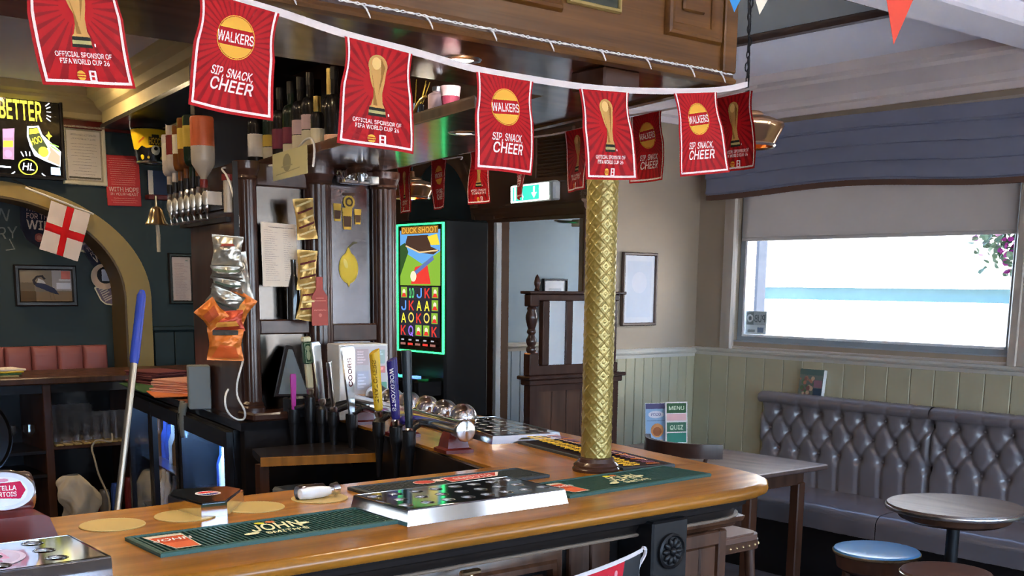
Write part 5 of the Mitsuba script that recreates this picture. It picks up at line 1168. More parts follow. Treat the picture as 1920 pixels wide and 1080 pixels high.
def p_heron(pr, w, h):
    pr.rect(0, 0, w, h, lin(140, 128, 112)); pr.rect(0, h * .3, w * .28, h * .6, lin(112, 100, 84)); pr.rect(0, 0, w * .3, h * .32, lin(96, 76, 54)); pr.rect(w * .3, 0, w, h * .3, lin(150, 124, 96)); pr.rect(w * .62, h * .35, w, h, lin(176, 170, 172))
    pr.rect(w * .8, h * .72, w * .98, h * .98, lin(206, 120, 112)); pr.rect(w * .7, h * .4, w * .98, h * .6, lin(226, 226, 236)); pr.rect(w * .75, h * .66, w * .98, h * .72, lin(210, 206, 210))
    B = lin(62, 66, 92); pr.poly([(w * .28, h * .58), (w * .42, h * .60), (w * .66, h * .42), (w * .74, h * .22), (w * .62, h * .26), (w * .42, h * .40), (w * .30, h * .48)], B)
    pr.poly([(w * .27, h * .52), (w * .24, h * .68), (w * .33, h * .82), (w * .44, h * .84), (w * .50, h * .72), (w * .46, h * .70), (w * .42, h * .78), (w * .34, h * .76), (w * .29, h * .66), (w * .33, h * .56)], lin(54, 50, 56)); pr.poly([(w * .33, h * .60), (w * .36, h * .74), (w * .46, h * .66), (w * .50, h * .56)], lin(210, 206, 204))
    pr.line([(w * .56, h * .3), (w * .58, h * .05)], w * .012, lin(130, 110, 84)); pr.line([(w * .62, h * .28), (w * .66, h * .04)], w * .012, lin(130, 110, 84))
picture('framed photograph of a heron on the teal alcove wall above the pink bench', FX(2.445, 8.41, 1.535), .355, .215, .035, 'wood_black', p_heron, gloss='print')

# ---- wall screen, red sign, little plaque
tv = thing('wall_screen', 'black wall screen advertising canned drinks in bright yellow letters, top left', 'screen')
part(tv, 'bezel', box(1.70, 8.10, 2.345, 2.70, 8.185, 2.875, .012), 'black_plastic')
part(tv, 'surround', X(sweep([(0, 0), (1.0, 0), (1.0, .53), (0, .53)], [(0, 0), (0, .012), (-.012, .016), (-.02, .010), (-.022, 0)], closed=True), FX(1.70, 8.10, 2.345)), 'wood_black')
part(tv, 'display', box(1.725, 8.096, 2.37, 2.675, 8.101, 2.85), 'black_gloss')
def emit_print(parent, pr, M, strength, name='lit_print'):
    groups = {}
    for v, f, c, l in pr.items: groups.setdefault(tuple(c), []).append((v, f, l))
    for c, its in groups.items():
        V, Fc, n = [], [], 0
        for v, f, l in its: V.append((M[:3, :3] @ np.stack([v[:, 0], v[:, 1], np.full(len(v), l * .0003 + .0005)])).T + M[:3, 3]); Fc.append(f + n); n += len(v)
        m = trimesh.Trimesh(np.vstack(V), np.vstack(Fc), process=False); k = part(parent, name, m, 'black_gloss', smooth=False)
        if m.face_normals.mean(0) @ M[:3, 2] < 0: m.invert(); put(k, m, 'black_gloss', False)
        scene[k]['emitter'] = glow(c, strength)
pr = Print(); YE, WH, PK, GR = (.95, .85, .05), (.8, .85, .95), (.75, .25, .5), (.25, .5, .08)
pr.text('BETTER', 2.296 - 1.725, 2.715 - 2.37, .118, YE, w=.268, align='l')
for i in range(5): a = math.radians(60 - i * 28); pr.line([(2.585 - 1.725 + .012 * math.cos(a), .395 + .045 * math.sin(a) + .01), (2.61 - 1.725 + .014 * math.cos(a), .395 + .07 * math.sin(a) + .01)], .007, WH)
X0 = 2.40 - 1.725
pr.poly([(X0 - .09, .275), (X0 - .015, .285), (X0 - .03, .085), (X0 - .1, .085)], (.35, .2, .3)); pr.poly([(X0 - .085, .27), (X0 - .02, .28), (X0 - .03, .225), (X0 - .088, .22)], PK); pr.poly([(X0 - .09, .2), (X0 - .03, .205), (X0 - .032, .165), (X0 - .094, .16)], YE); pr.circ(X0 - .065, .12, .024, PK)
pr.poly([(X0 + .06, .24), (X0 + .065, .305), (X0 + .14, .315), (X0 + .16, .26), (X0 + .275, .16), (X0 + .265, .06), (X0 + .17, .09), (X0 + .10, .12), (X0 + .075, .18)], WH)
pr.poly([(X0 + .07, .25), (X0 + .075, .295), (X0 + .13, .303), (X0 + .15, .25), (X0 + .19, .18), (X0 + .13, .13), (X0 + .095, .17)], (.05, .06, .02)); pr.poly([(X0 + .075, .255), (X0 + .08, .29), (X0 + .128, .298), (X0 + .14, .268)], YE); pr.text('HOO', X0 + .125, .2, .04, YE, w=.075, a=22); pr.circ(X0 + .16, .15, .033, YE); pr.poly([(X0 + .20, .19), (X0 + .268, .13), (X0 + .26, .07), (X0 + .18, .10), (X0 + .205, .15)], (.45, .3, .2))
ringp = sa.scale(sg.Point(X0 + .055, .045).buffer(.062), 1, .85).difference(sa.scale(sg.Point(X0 + .055, .045).buffer(.053), 1, .85)); pr.poly(ringp, (.7, .75, .05)); pr.text('HL', X0 + .055, .025, .045, WH, shear=.2)
for x, y, dx, dy in ((-.03, .01, -.025, -.02), (.14, .01, .025, -.02), (.05, .115, -.006, .03), (.03, .11, -.015, .03), (.07, .115, .0, .03)): pr.line([(X0 + x, y), (X0 + x + dx, y + dy)], .008, WH)
pr.poly([(X0 + .2, .285), (X0 + .208, .265), (X0 + .222, .255), (X0 + .208, .245), (X0 + .2, .225), (X0 + .192, .245), (X0 + .178, .255), (X0 + .192, .265)], YE); pr.line([(X0 + .2, .21), (X0 + .26, .19)], .008, GR); pr.line([(X0 + .21, .19), (X0 + .265, .16)], .008, GR)
pr.rect(X0 + .20, .005, X0 + .262, .055, (.45, .65, .9)); pr.rect(X0 - .14, .03, X0 - .055, .042, WH)
pr.rect(.02, .30, .5, .42, YE) if False else pr.text('GET', .30, .345, .118, YE, w=.2)
emit_print(tv, pr, FX(1.725, 8.096, 2.37), .10)
rs = thing('red_sign', 'red sign crowded with white printed verse on the teal wall', 'sign')
RM = frame((3.005, 8.188, 2.20), (1, 0, .02), (.03, 0, 1))
mat('sign_red', lin(196, 52, 50), rough=.45)
part(rs, 'board', X(box(0, 0, 0, .245, .345, .008, .004), RM), 'sign_red')
pr = Print(); TW = lin(222, 120, 112); r = np.random.default_rng(8)
for i in range(13): w_ = r.uniform(.16, .21); pr.rect(.12 - w_ / 2, .318 - i * .0145, .12 + w_ / 2, .323 - i * .0145, TW)
pr.text('WITH HOPE', .122, .098, .03, lin(236, 190, 180), w=.215); pr.text('IN YOUR HEART', .122, .072, .018, lin(236, 190, 180), w=.2)
for i in range(3): w_ = r.uniform(.14, .2); pr.rect(.12 - w_ / 2, .05 - i * .0145, .12 + w_ / 2, .055 - i * .0145, TW)
put_print(rs, pr, RM @ trimesh.transformations.translation_matrix((0, 0, .0085)))
pq = thing('blue_plaque', 'small blue and white plaque in a red wood holder under the bucket', 'plaque')
mat('plaque_blue', lin(36, 52, 86), rough=.5)
part(pq, 'panel', box(3.30, 8.17, 2.29, 3.52, 8.19, 2.46), 'plaque_blue'); part(pq, 'strip', box(3.30, 8.166, 2.29, 3.335, 8.172, 2.46), 'lab_white'); part(pq, 'holder', box(3.28, 8.12, 2.255, 3.54, 8.195, 2.29, .004), 'red_wood')

# ---- bucket
bk2 = thing('ice_bucket', 'yellow and black printed metal bucket hanging by its wire handle', 'bucket')
BX, BY, BZ = 3.045, 7.5, 2.44
part(bk2, 'pail', lathe([(.0005, 0), (.078, 0), (.08, .004), (.112, .205), (.116, .21), (.112, .214), (.108, .205), (.076, .008), (.0005, .006)], 40, (BX, BY, BZ)), 'black_gloss', smooth=40)
pr = Print(edge=.02)
def wrap(u, v, o): a = math.radians(-110) + u; r = .08 + (.112 - .08) * v / .205 + .0012 + o; return np.stack([BX + r * np.cos(a), BY + r * np.sin(a), BZ + v], -1)
pr.rect(-1.5, .10, 1.5, .204, lin(222, 186, 30)); pr.poly([(-1.5, .10), (-1.5, .085), (-.9, .075), (-.5, .10), (-.2, .085), (.3, .095), (.3, .11)], lin(222, 186, 30))
pr.rect(-.05, .105, .95, .155, lin(30, 24, 16)); pr.text('HOOCH', .42, .11, .04, lin(226, 180, 50), w=.9); pr.rect(.15, .155, .6, .17, lin(30, 24, 16)); pr.line([(-.7, .12), (-.3, .15)], .012, lin(200, 96, 40))
pr.circ(.42, .075, .32, lin(206, 206, 196), .03); pr.circ(.42, .085, .14, lin(24, 22, 20), .012); pr.circ(-.55, .03, .14, lin(222, 196, 40), .016); pr.circ(-.1, .03, .09, lin(200, 176, 60), .009); pr.circ(.9, .03, .09, lin(200, 176, 60), .009)
put_print(bk2, pr, fmap=wrap)
part(bk2, 'handle', tube(spline([(BX - .118, BY, BZ + .2), (BX - .10, BY, BZ + .29), (BX, BY, BZ + .335), (BX + .10, BY, BZ + .29), (BX + .118, BY, BZ + .2)], 30), .004, 8), 'steel')
part(bk2, 'foot_ring', lathe([(.079, -.004), (.084, 0), (.082, .008), (.078, .006)], 32, (BX, BY, BZ), cap=False), 'steel')
single('ceiling_hook', cat_([cyl((BX, BY, BZ + .33), (BX, BY, 2.70), .0025, 10), tube([(BX, BY - .02, BZ + .33), (BX, BY, BZ + .322), (BX, BY + .02, BZ + .335)], .006, 8)]), 'iron_black', 'hook rod holding the yellow bucket', 'hook')

# ---- chalk words, crest cards and the cross flag in the alcove
cw = thing('chalk_lettering', 'chalk words written on the dark alcove wall at the left edge', 'lettering')
pr = Print(); CH = lin(120, 124, 120); pr.text('ON', 2.321, 2.083, .08, CH, bold=False, shear=.15, a=-6); pr.text('URY', 2.349, 1.953, .08, CH, bold=False, shear=.15, a=6); pr.line([(2.40, 1.957), (2.43, 1.89), (2.37, 1.88)], .008, CH)
put_print(cw, pr, FX(0, 8.416, 0))
SHP = sg.Polygon([(-.10, .13), (.10, .13), (.10, -.03), (.07, -.09), (0, -.135), (-.07, -.09), (-.10, -.03)]).buffer(.012)
mat('card_dark', lin(34, 32, 48), rough=.5)
def crest(x, z, a, s, label, y=8.408, pale=False):
    t = thing('crest_card', label, 'card', 'crest shaped cards on the alcove wall'); M = frame((x, y, z), (math.cos(a), 0, math.sin(a)), (-math.sin(a), 0, math.cos(a)))
    S = sa.scale(SHP, s, s, origin=(0, 0)); part(t, 'card', X(mv(extrude(S, .004), 0, 0, -.004), M), 'card_dark' if not pale else 'lab_cream')
    pr = Print(); 
    if not pale:
        pr.poly(sa.scale(S, .93, .93, origin=(0, 0)), lin(36, 38, 56)); c = lin(190, 160, 150)
        pr.text('THIRSTY', 0, .075 * s, .036 * s, c, w=.165 * s); pr.text('FOR THE', 0, .03 * s, .032 * s, c, w=.15 * s); pr.text('WIN', 0, -.035 * s, .055 * s, lin(206, 190, 180), w=.15 * s); pr.circ(0, -.085 * s, .028 * s, lin(150, 80, 76)); pr.circ(0, -.085 * s, .015 * s, lin(190, 130, 120))
    else:
        pr.poly(sa.scale(S, .86, .86, origin=(0, 0)), lin(110, 100, 120)); r = np.random.default_rng(int(x * 100))
        for i in range(7): pr.rect(-.07 * s, (.09 - i * .026) * s, (-.07 + r.uniform(.06, .14)) * s, (.104 - i * .026) * s, lin(190, 180, 170))
    put_print(t, pr, M @ trimesh.transformations.translation_matrix((0, 0, .0006)))
crest(2.60, 2.065, -.04, 1.1, 'dark crest card reading thirsty for the win, left of the cross flag')
crest(2.90, 1.99, .3, .85, 'pale crest card half hidden behind the right edge of the cross flag', pale=True)
crest(3.02, 1.86, .5, .82, 'dark crest card tilted sideways below the curve of the arch')
crest(3.055, 1.585, .45, .6, 'pale tilted crest card low against the arch post', y=8.406, pale=True)
rw = thing('ring_card', 'pale round card with a blue and white centre beside the arch post', 'card')
pr = Print(); pr.circ(0, 0, .12, lin(206, 180, 160)); pr.circ(.015, .015, .08, lin(40, 40, 46)); pr.rect(-.02, -.04, .08, .07, lin(190, 200, 222)); part(rw, 'card', X(lathe([(.0005, 0), (.122, 0), (.122, .004), (.0005, .004)], 36), FX(3.03, 8.402, 1.71) @ np.diag([.75, .75, 1, 1])), 'lab_cream'); put_print(rw, pr, FX(3.03, 8.3975, 1.71) @ np.diag([.75, .75, 1, 1]))
wc = single('white_card', X(extrude(sg.Polygon([(0, 0), (.10, -.02), (.12, .06), (.06, .16), (0, .15)]), .004), FX(2.20, 8.41, 1.85)), 'lab_white', 'white card edge at the far left of the alcove wall', 'card', smooth=False)
crs = single('gold_card', X(mv(extrude(sg.Polygon([(0, 0), (.07, .01), (.06, .09), (.01, .08)]), .004), 0, 0, 0), FX(2.965, 8.41, 2.02)), 'arch_paint', 'small tan card above the tilted crest card', 'card', smooth=False)
ef = thing('cross_flag', 'white flag with a red cross on a tilted stick hanging from the arch', 'flag')
FM = frame((2.485, 8.06, 1.885), (.90, 0, -.27), (.27, 0, .90))
def eff(u, v): p = np.stack([u * .265, v * .335, .012 * np.sin(u * 5 + v * 3)], -1); return (FM[:3, :3] @ p.T).T + FM[:3, 3]
part(ef, 'cloth', slab(eff, 20, 20, .0012, (0, 1, 0)), 'white_cloth', smooth=True)
pr = Print(edge=.08); pr.rect(0, .40, 1, .56, lin(196, 28, 34)); pr.rect(.42, 0, .60, 1, lin(196, 28, 34)); put_print(ef, pr, fmap=lambda u, v, o: eff(u, v) - np.stack([0 * u, o + .001, 0 * u], -1))
part(ef, 'stick', tube([(2.42, 8.06, 2.28), (2.86, 8.06, 2.13)], .007, 10), 'white_plastic')
part(ef, 'cord', tube(spline([(2.35, 8.10, 2.33), (2.42, 8.08, 2.30), (2.5, 8.06, 2.255)], 12), .003, 6), 'wood_black')
for k_, (a, b) in enumerate((((2.25, 2.28), (2.72, 2.225)), ((2.84, 2.175), (3.01, 2.085)), ((3.04, 2.06), (3.12, 1.92)))):
    single('led_strip', tube([(a[0] * .964, 8.40, (a[1] - 1.68) * .964 + 1.68), ((a[0] + b[0]) / 2 * .964, 8.40, ((a[1] + b[1]) / 2 - 1.68) * .964 + 1.686), (b[0] * .964, 8.40, (b[1] - 1.68) * .964 + 1.68)], .005, 8), 'steel', ('thin pale strip under the arch above the chalk words', 'thin pale strip under the arch right of the cross flag', 'thin pale strip beside the tilted crest card')[k_], 'strip')

# ---- optics rail, bell
def ox(y, off=0): return 2.195 + .165 * (y - 4.56) - off
op = thing('optics_rail', 'wall rail of chrome spirit optics on the side of the cabinet', 'optics')
part(op, 'board', sweep([(ox(5.42), 5.42), (ox(4.64), 4.64)], [(0, 1.99), (.012, 1.99), (.012, 2.07), (0, 2.07)], side=-1), 'wood_black')
part(op, 'bracket', sweep([(ox(5.42), 5.42), (ox(4.64), 4.64)], [(0, 1.935), (.04, 1.935), (.045, 1.945), (.04, 1.955), (0, 1.955)], side=-1), 'iron_black')
OPS = [(5.38, .033, .27, 'bottle_clear', 'lab_cream', 'clear curvy upturned spirit bottle, farthest left on the optics'), (5.28, .036, .30, 'bottle_clear', 'can_red', 'clear upturned bottle with red and white label, second from the left on the optics'), (5.17, .034, .29, 'bottle_amber', 'lab_cream', 'brown upturned bottle with a cream label on the optics'), (5.07, .036, .31, 'bottle_amber', 'lab_yellow', 'brown upturned bottle with a tan label on the optics'), (4.97, .036, .31, 'glass_green', 'lab_yellow', 'green based upturned bottle with a yellow label on the optics'), (4.87, .03, .28, 'bottle_amber', 'lab_cream', 'slim brown upturned bottle behind the big orange one on the optics')]
for y, r_, h, m, lm, lb in OPS: bottle(lb, ox(y, .05), y, 2.09, h, r_, m, [(lm, .25, .75)], group='upturned spirit bottles', inv=True)
mat('bottle_orange', lin(196, 96, 56), rough=.3); mat('frost_bottle', lin(176, 166, 150), rough=.35)
bo = thing('bottle', 'big frosted orange upturned bottle, nearest on the optics', 'bottle', 'upturned spirit bottles')
o_ = (ox(4.76, .06), 4.76, 2.09)
part(bo, 'lower_glass', lathe([(.014, .0), (.014, .03), (.03, .055), (.048, .085), (.05, .11), (.05, .16)], 32, o_), 'frost_bottle', smooth=50)
part(bo, 'upper_glass', lathe([(.05, .158), (.05, .272), (.046, .28), (.0005, .28)], 32, o_), 'bottle_orange', smooth=50)
part(bo, 'collar', lathe([(.017, -.012), (.017, .022), (.013, .024)], 20, o_), 'can_red')
for i, y in enumerate((5.38, 5.28, 5.17, 5.07, 4.97, 4.87, 4.76)):
    x = ox(y, .05); k = part(op, 'optic', lathe([(.011, 2.09), (.013, 2.08), (.016, 2.065), (.016, 2.0), (.012, 1.985), (.006, 1.975), (.004, 1.95)], 20, (x, y, 0)), 'chrome', smooth=50)
    put(numbered(k + '__badge'), X(lathe([(.0005, .003), (.019, .0025), (.021, 0)], 24), frame((x - .012, y - .014, 2.033), (.8, -.6, 0)) @ np.diag([.75, 1.5, 1, 1])), 'alu', 40)
    put(numbered(k + '__lever'), cat_([box(x - .03, y - .012, 1.942, x + .004, y + .012, 1.950, .003), tube([(x - .026, y, 1.946), (x - .032, y, 1.965)], .004, 8)]), 'steel', 30)
part(op, 'label_card', box(ox(4.70, .065), 4.695, 2.005, ox(4.70, .0), 4.70, 2.06), 'lab_white')
bl = thing('brass_bell', 'small brass bell hanging at the left end of the optics', 'bell')
bo_ = (2.215, 5.40, 1.945)
part(bl, 'bell', lathe([(.052, 0), (.054, .004), (.044, .02), (.034, .05), (.028, .072), (.016, .084), (.0005, .088)], 32, bo_), 'brass', smooth=50)
part(bl, 'hanger', cyl((bo_[0], bo_[1], 2.03), (bo_[0], bo_[1], 2.08), .006, 10), 'brass')
part(bl, 'rope', tube([(bo_[0], bo_[1], 1.95), (bo_[0] + .005, bo_[1], 1.9), (bo_[0] + .003, bo_[1], 1.82)], .009, 10), 'cotton')
ws = thing('soap_tube', 'clear tube with a red cap standing at the right end of the optics', 'dispenser')
part(ws, 'tube', lathe([(.0005, 1.97), (.018, 1.97), (.018, 2.10), (.0005, 2.10)], 18, (2.20, 4.60, 0)), 'frost_bottle'); part(ws, 'cap', lathe([(.0005, 2.10), (.024, 2.10), (.024, 2.125), (.0005, 2.13)], 18, (2.20, 4.60, 0)), 'can_red')

# ---- snack packets
mat('foil_silver', lin(176, 172, 160), rough=.28, metal=.75); mat('foil_orange', lin(206, 112, 42), rough=.32, metal=.35); mat('foil_red', lin(176, 60, 34), rough=.35, metal=.3); mat('foil_gold', lin(196, 160, 90), rough=.3, metal=.5)
def pillow(w, h, t, seed, n=22, crimp=.06):
    def f(s):
        def g(u, v):
            e = np.clip(np.minimum(u, 1 - u) * 2, 0, 1) ** .6; c = np.clip((np.minimum(v, 1 - v) - crimp) / .35, 0, 1) ** .7
            wv = (meshkit.fbm(np.stack([u * 6 + seed, v * 7, u * 0], -1)) - .5) * .010
            pinch = 1 + .07 * np.cos(2 * np.pi * v)
            return np.stack([(u - .5) * w * pinch, (v - .5) * h, s * (t * e * c + .0012) + wv * (.35 + c)], -1)
        return g
    a, b = grid(f(1), n, n), grid(f(-1), n, n); b.invert(); return cat_([a, b])
def packet(label, pos, a, w, h, m, seed, stripes=None, tilt=0, name='crisp_packet', cat='crisp packet', group='snack packets on the hanging strip', rzv=-25):
    t = thing(name, label, cat, group)
    M = trimesh.transformations.translation_matrix(pos) @ rz(rzv) @ rot(90, (1, 0, 0)) @ rot(a, (0, 0, 1)) @ rot(tilt, (1, 0, 0))
    part(t, 'pouch', X(pillow(w, h, .022, seed), M), m, smooth=True)
    if stripes:
        pr = Print(edge=.02)
        for st in stripes: pr.poly(*st)
        top_f = lambda u, v, o: (M[:3, :3] @ np.stack([u, v, .0235 * np.clip(np.minimum(u / w + .5, .5 - u / w) * 2, 0, 1) ** .6 * np.clip((np.minimum(v / h + .5, .5 - v / h) - .06) / .35, 0, 1) ** .7 + .004 + o])).T + M[:3, 3]
        put_print(t, pr, fmap=top_f)
sx, sy_ = 2.085, 4.36
stp = thing('snack_strip', 'dark hanging strip that carries the snack packets', 'hanging strip')
part(stp, 'strip', box(2.128, 4.40, 1.37, 2.15, 4.404, 2.16), 'rubber_black')
Wc, Rc = lin(110, 120, 96), lin(150, 70, 60)
packet('silver crisp packet with a red mark, topmost on the strip', (2.075, 4.36, 1.80), -4, .115, .13, 'foil_silver', 1, [([(-.03, .02), (.03, .025), (.02, .035), (-.02, .03)], Rc)])
packet('silver crisp packet, second from the top on the strip', (2.062, 4.345, 1.72), -2, .12, .06, 'foil_silver', 2, [([(-.05, .012), (.05, .010), (.05, .018), (-.05, .020)], Wc)], tilt=30)
packet('silver crisp packet, third from the top on the strip', (2.065, 4.345, 1.67), -10, .12, .055, 'foil_silver', 3, [([(-.05, .006), (.05, .006), (.05, .014), (-.05, .014)], lin(70, 84, 74))], tilt=30)
packet('silver crisp packet, fourth down, tilted above the orange ones', (2.05, 4.34, 1.612), -24, .13, .085, 'foil_silver', 4, [([(-.055, -.02), (.055, -.02), (.055, -.012), (-.055, -.012)], lin(90, 100, 84))], tilt=20)
packet('silver crisp packet hanging behind the others on the right of the strip', (2.135, 4.375, 1.70), 8, .075, .20, 'foil_silver', 5)
packet('orange crisp packet sticking out to the right of the strip', (2.105, 4.345, 1.585), -32, .105, .12, 'foil_orange', 6, [([(-.03, -.02), (.03, -.02), (.03, .02), (-.03, .02)], lin(226, 150, 70))])
packet('orange crisp packet sticking out to the left of the strip', (1.99, 4.34, 1.555), 40, .09, .10, 'foil_orange', 7, [([(-.03, -.02), (.02, -.02), (.03, .02), (-.03, .015)], lin(176, 76, 40))])
packet('red orange crisp packet in the middle of the orange bunch', (2.045, 4.33, 1.525), 4, .135, .085, 'foil_red', 8, [([(-.05, -.02), (.05, -.02), (.04, .0), (-.04, .0)], lin(206, 140, 60))])
packet('orange and yellow crisp packet with a dark band, lowest on the strip', (2.04, 4.33, 1.435), -2, .135, .13, 'foil_orange', 9, [([(-.05, .035), (.05, .04), (.05, .058), (-.05, .056)], lin(60, 60, 60)), ([(-.055, -.055), (.055, -.055), (.04, -.01), (-.02, .0)], lin(206, 90, 40))])
for i, (z, h, lb) in enumerate(((1.95, .17, 'striped gold snack packet hanging high beside the left mirror'), (1.735, .17, 'striped gold snack packet hanging below the first, over the price list'), (1.60, .16, 'striped gold snack packet, lowest beside the red tag'))):
    st = [([(-.035, -.07 + k * .03), (.035, -.05 + k * .03), (.035, -.042 + k * .03), (-.035, -.062 + k * .03)], lin(96, 40, 40) if k % 2 else lin(226, 206, 150)) for k in range(5)]
    packet(lb, (2.475 + .004 * i, 4.44, z), 6 - 8 * i, .085, h, 'foil_gold', 20 + i, st, name='snack_packet', cat='snack packet', group='striped snack packets beside the mirror', rzv=-10)
rt_ = thing('bottle_tag', 'flat red bottle shaped tag hanging beside the middle column', 'tag')
TG = sg.Polygon([(-.012, .10), (-.012, .05), (-.034, .02), (-.036, -.10), (.036, -.10), (.034, .02), (.012, .05), (.012, .10)]).buffer(.004)
mat('tag_red', lin(170, 74, 62), rough=.5)
part(rt_, 'tag', X(extrude(TG, .004), FX(2.525, 4.42, 1.605)), 'tag_red', smooth=False)
pr = Print(); pr.rect(-.03, .0, .03, .004, lin(206, 130, 116)); pr.rect(-.03, -.04, .03, -.036, lin(206, 130, 116)); pr.circ(0, -.06, .008, lin(206, 130, 116)); pr.rect(-.02, .01, .02, .016, lin(196, 110, 100)); put_print(rt_, pr, FX(2.525, 4.4155, 1.605))
single('black_bottle', lathe([(.0005, 1.525), (.03, 1.525), (.03, 1.66), (.012, 1.72), (.012, 1.78), (.0005, 1.78)], 20, (2.44, 4.49, 0)), 'glass_black', 'small black bottle on the rail behind the striped packets', 'bottle')

# ---- gaming machine
gm = thing('gaming_machine', 'tall black gaming machine with a green lit edge and bright picture reels', 'gaming machine')
GY0, GY1, GX = 6.635, 6.09, 4.40
part(gm, 'cabinet', box(GX, GY1, 0, GX + .36, GY0, 2.10, .015), 'black_plastic')
part(gm, 'button_shelf', box(GX - .22, GY1 + .01, .95, GX, GY0 - .01, 1.08, .02), 'black_gloss')
mat('neon', lin(120, 230, 160), rough=.4)
GMf = frame((GX - .002, GY0, 1.235), (0, -1, 0))
W_, H_ = GY0 - GY1, .842
for x0, x1, z0, z1 in ((0, W_, 0, .011), (0, W_, H_ - .011, H_), (0, .011, 0, H_), (W_ - .011, W_, 0, H_)):
    k = part(gm, 'neon_edge', X(box(x0, z0, 0, x1, z1, .014), GMf), 'neon'); scene[k]['emitter'] = glow((.03, .75, .2), .10)
part(gm, 'glass', X(box(.016, .016, 0, W_ - .016, H_ - .016, .004), GMf), 'black_gloss')
pr = Print(); SK, GD, OR, RD, BLU, PUR, WHT, BRN = (.12, .35, .7), (.22, .42, .04), (.8, .4, .05), (.7, .04, .03), (.1, .3, .9), (.3, .15, .85), (.8, .7, .5), (.06, .03, .02)
pr.rect(.04, .44, W_ - .04, .80, SK); pr.poly([(.04, .44), (W_ - .04, .44), (W_ - .04, .66), (.30, .58), (.04, .68)], GD); pr.poly([(.04, .5), (.14, .66), (.10, .72), (.04, .70)], (.03, .08, .02))
pr.poly([(.13, .765), (.37, .765), (.40, .69), (.49, .665), (.43, .64), (.25, .655), (.10, .70)], BRN); pr.poly([(.36, .755), (.47, .77), (.50, .70), (.40, .70)], (.8, .6, .05)); pr.line([(.11, .70), (.27, .655), (.48, .665)], .010, (.7, .5, .25))
pr.poly([(.17, .45), (.22, .56), (.36, .58), (.40, .45)], RD); pr.line([(.22, .52), (.43, .62)], .028, (.1, .16, .4)); pr.circ(.20, .50, .035, WHT)
pr.rect(.06, .775, W_ - .06, .823, (.25, .12, .02)); pr.text('DUCK SHOOT', W_ / 2, .782, .034, OR, w=.40)
pr.rect(.04, .105, W_ - .04, .435, (.02, .02, .03))
rows = ['p0JKp', 'JKAAp', 'A@K@p', 'KQppK']; cc = {'J': BLU, 'K': RD, 'A': (.85, .75, .05), 'Q': PUR, '0': (.1, .7, .2), '@': (.75, .6, .1), 'p': GD}
cwid = (W_ - .09) / 5
for i, rw_ in enumerate(rows):
    for j, c in enumerate(rw_):
        x = .045 + (j + .5) * cwid; z = .36 - i * .083
        if c == 'p': pr.rect(x - .036, z, x + .036, z + .07, GD); pr.circ(x, z + .038, .018, WHT); pr.poly([(x - .03, z + .005), (x + .03, z + .005), (x + .01, z + .03), (x - .01, z + .03)], RD)
        elif c == '@': pr.circ(x, z + .035, .034, cc['@']); pr.circ(x, z + .035, .022, (.02, .02, .03))
        else: pr.text('10' if c == '0' else c, x, z, .062, cc[c], w=.06)
for i in range(5): pr.rect(.06 + i * .088, .045, .12 + i * .088, .06, RD if i % 2 else (.3, .12, .1)); pr.rect(.07 + i * .088, .075, .105 + i * .088, .085, (.4, .4, .45))
emit_print(gm, pr, GMf @ trimesh.transformations.translation_matrix((0, 0, .0045)), .05)
for i in range(3):
    k = part(gm, 'button', box(GX - .16, GY1 + .12 + i * .13, 1.078, GX - .10, GY1 + .19 + i * .13, 1.09, .004), 'neon'); scene[k]['emitter'] = glow(((.1, .2, .9), (.05, .6, .4), (.05, .5, .5))[i], .1)

# ---- exit sign
ex = thing('exit_sign', 'green and white lit emergency exit sign over the lobby doorway', 'exit sign')
EM = frame((4.885, 6.03, 2.205), (0, -1, .02))
part(ex, 'case', X(box(0, 0, -.06, .44, .125, 0, .012), EM), 'white_plastic')
k = part(ex, 'diffuser', X(box(.012, .008, 0, .39, .117, .006, .003), EM), 'white_plastic'); scene[k]['emitter'] = glow((.75, .95, .85), .11)
k = part(ex, 'green_panel', X(box(.04, .018, .006, .30, .107, .0075), EM), 'neon'); scene[k]['emitter'] = glow((.02, .52, .28), .09)
pr = Print(); wv = (.8, .95, .9)
pr.rect(.245, .06, .262, .10, wv); pr.poly([(.225, .062), (.282, .062), (.2535, .026)], wv)
pr.circ(.125, .092, .009, wv); pr.poly([(.105, .08), (.135, .083), (.14, .055), (.115, .05)], wv); pr.line([(.12, .055), (.10, .04), (.085, .045)], .010, wv); pr.line([(.13, .055), (.145, .04), (.14, .022)], .010, wv); pr.line([(.11, .078), (.09, .065)], .008, wv); pr.rect(.055, .022, .075, .104, wv)
emit_print(ex, pr, EM @ trimesh.transformations.translation_matrix((0, 0, .008)), .11)

# ---- copper pendant lamps
def pendant(x, y, z, label, s=1.0, lit=2.5):
    t = thing('copper_pendant', label, 'pendant lamp', 'copper pendant lamps')
    part(t, 'bowl', lathe([(.112 * s, -.06 * s), (.122 * s, -.04 * s), (.140 * s, -.005 * s), (.146 * s, .010 * s), (.142 * s, .020 * s), (.112 * s, .034 * s), (.085 * s, .042 * s), (.06 * s, .044 * s)], 48, (x, y, z), cap=False), 'copper', smooth=60)
    part(t, 'lip', lathe([(.108 * s, -.066 * s), (.114 * s, -.069 * s), (.119 * s, -.062 * s), (.113 * s, -.056 * s)], 48, (x, y, z), cap=False), 'chrome', smooth=60)
    part(t, 'cap', lathe([(.065 * s, .040 * s), (.068 * s, .05 * s), (.06 * s, .06 * s), (.02 * s, .066 * s), (.014 * s, .10 * s), (.0005, .102 * s)], 32, (x, y, z)), 'copper', smooth=60)
    k = part(t, 'bulb', mv(trimesh.creation.icosphere(3, .028 * s), x, y, z - .01), 'lab_white', smooth=True); scene[k]['emitter'] = glow((1, .5, .14), lit)
    return t
lp = pendant(3.525, 2.945, 2.275, 'polished copper pendant lamp hanging on a chain at the canopy corner')
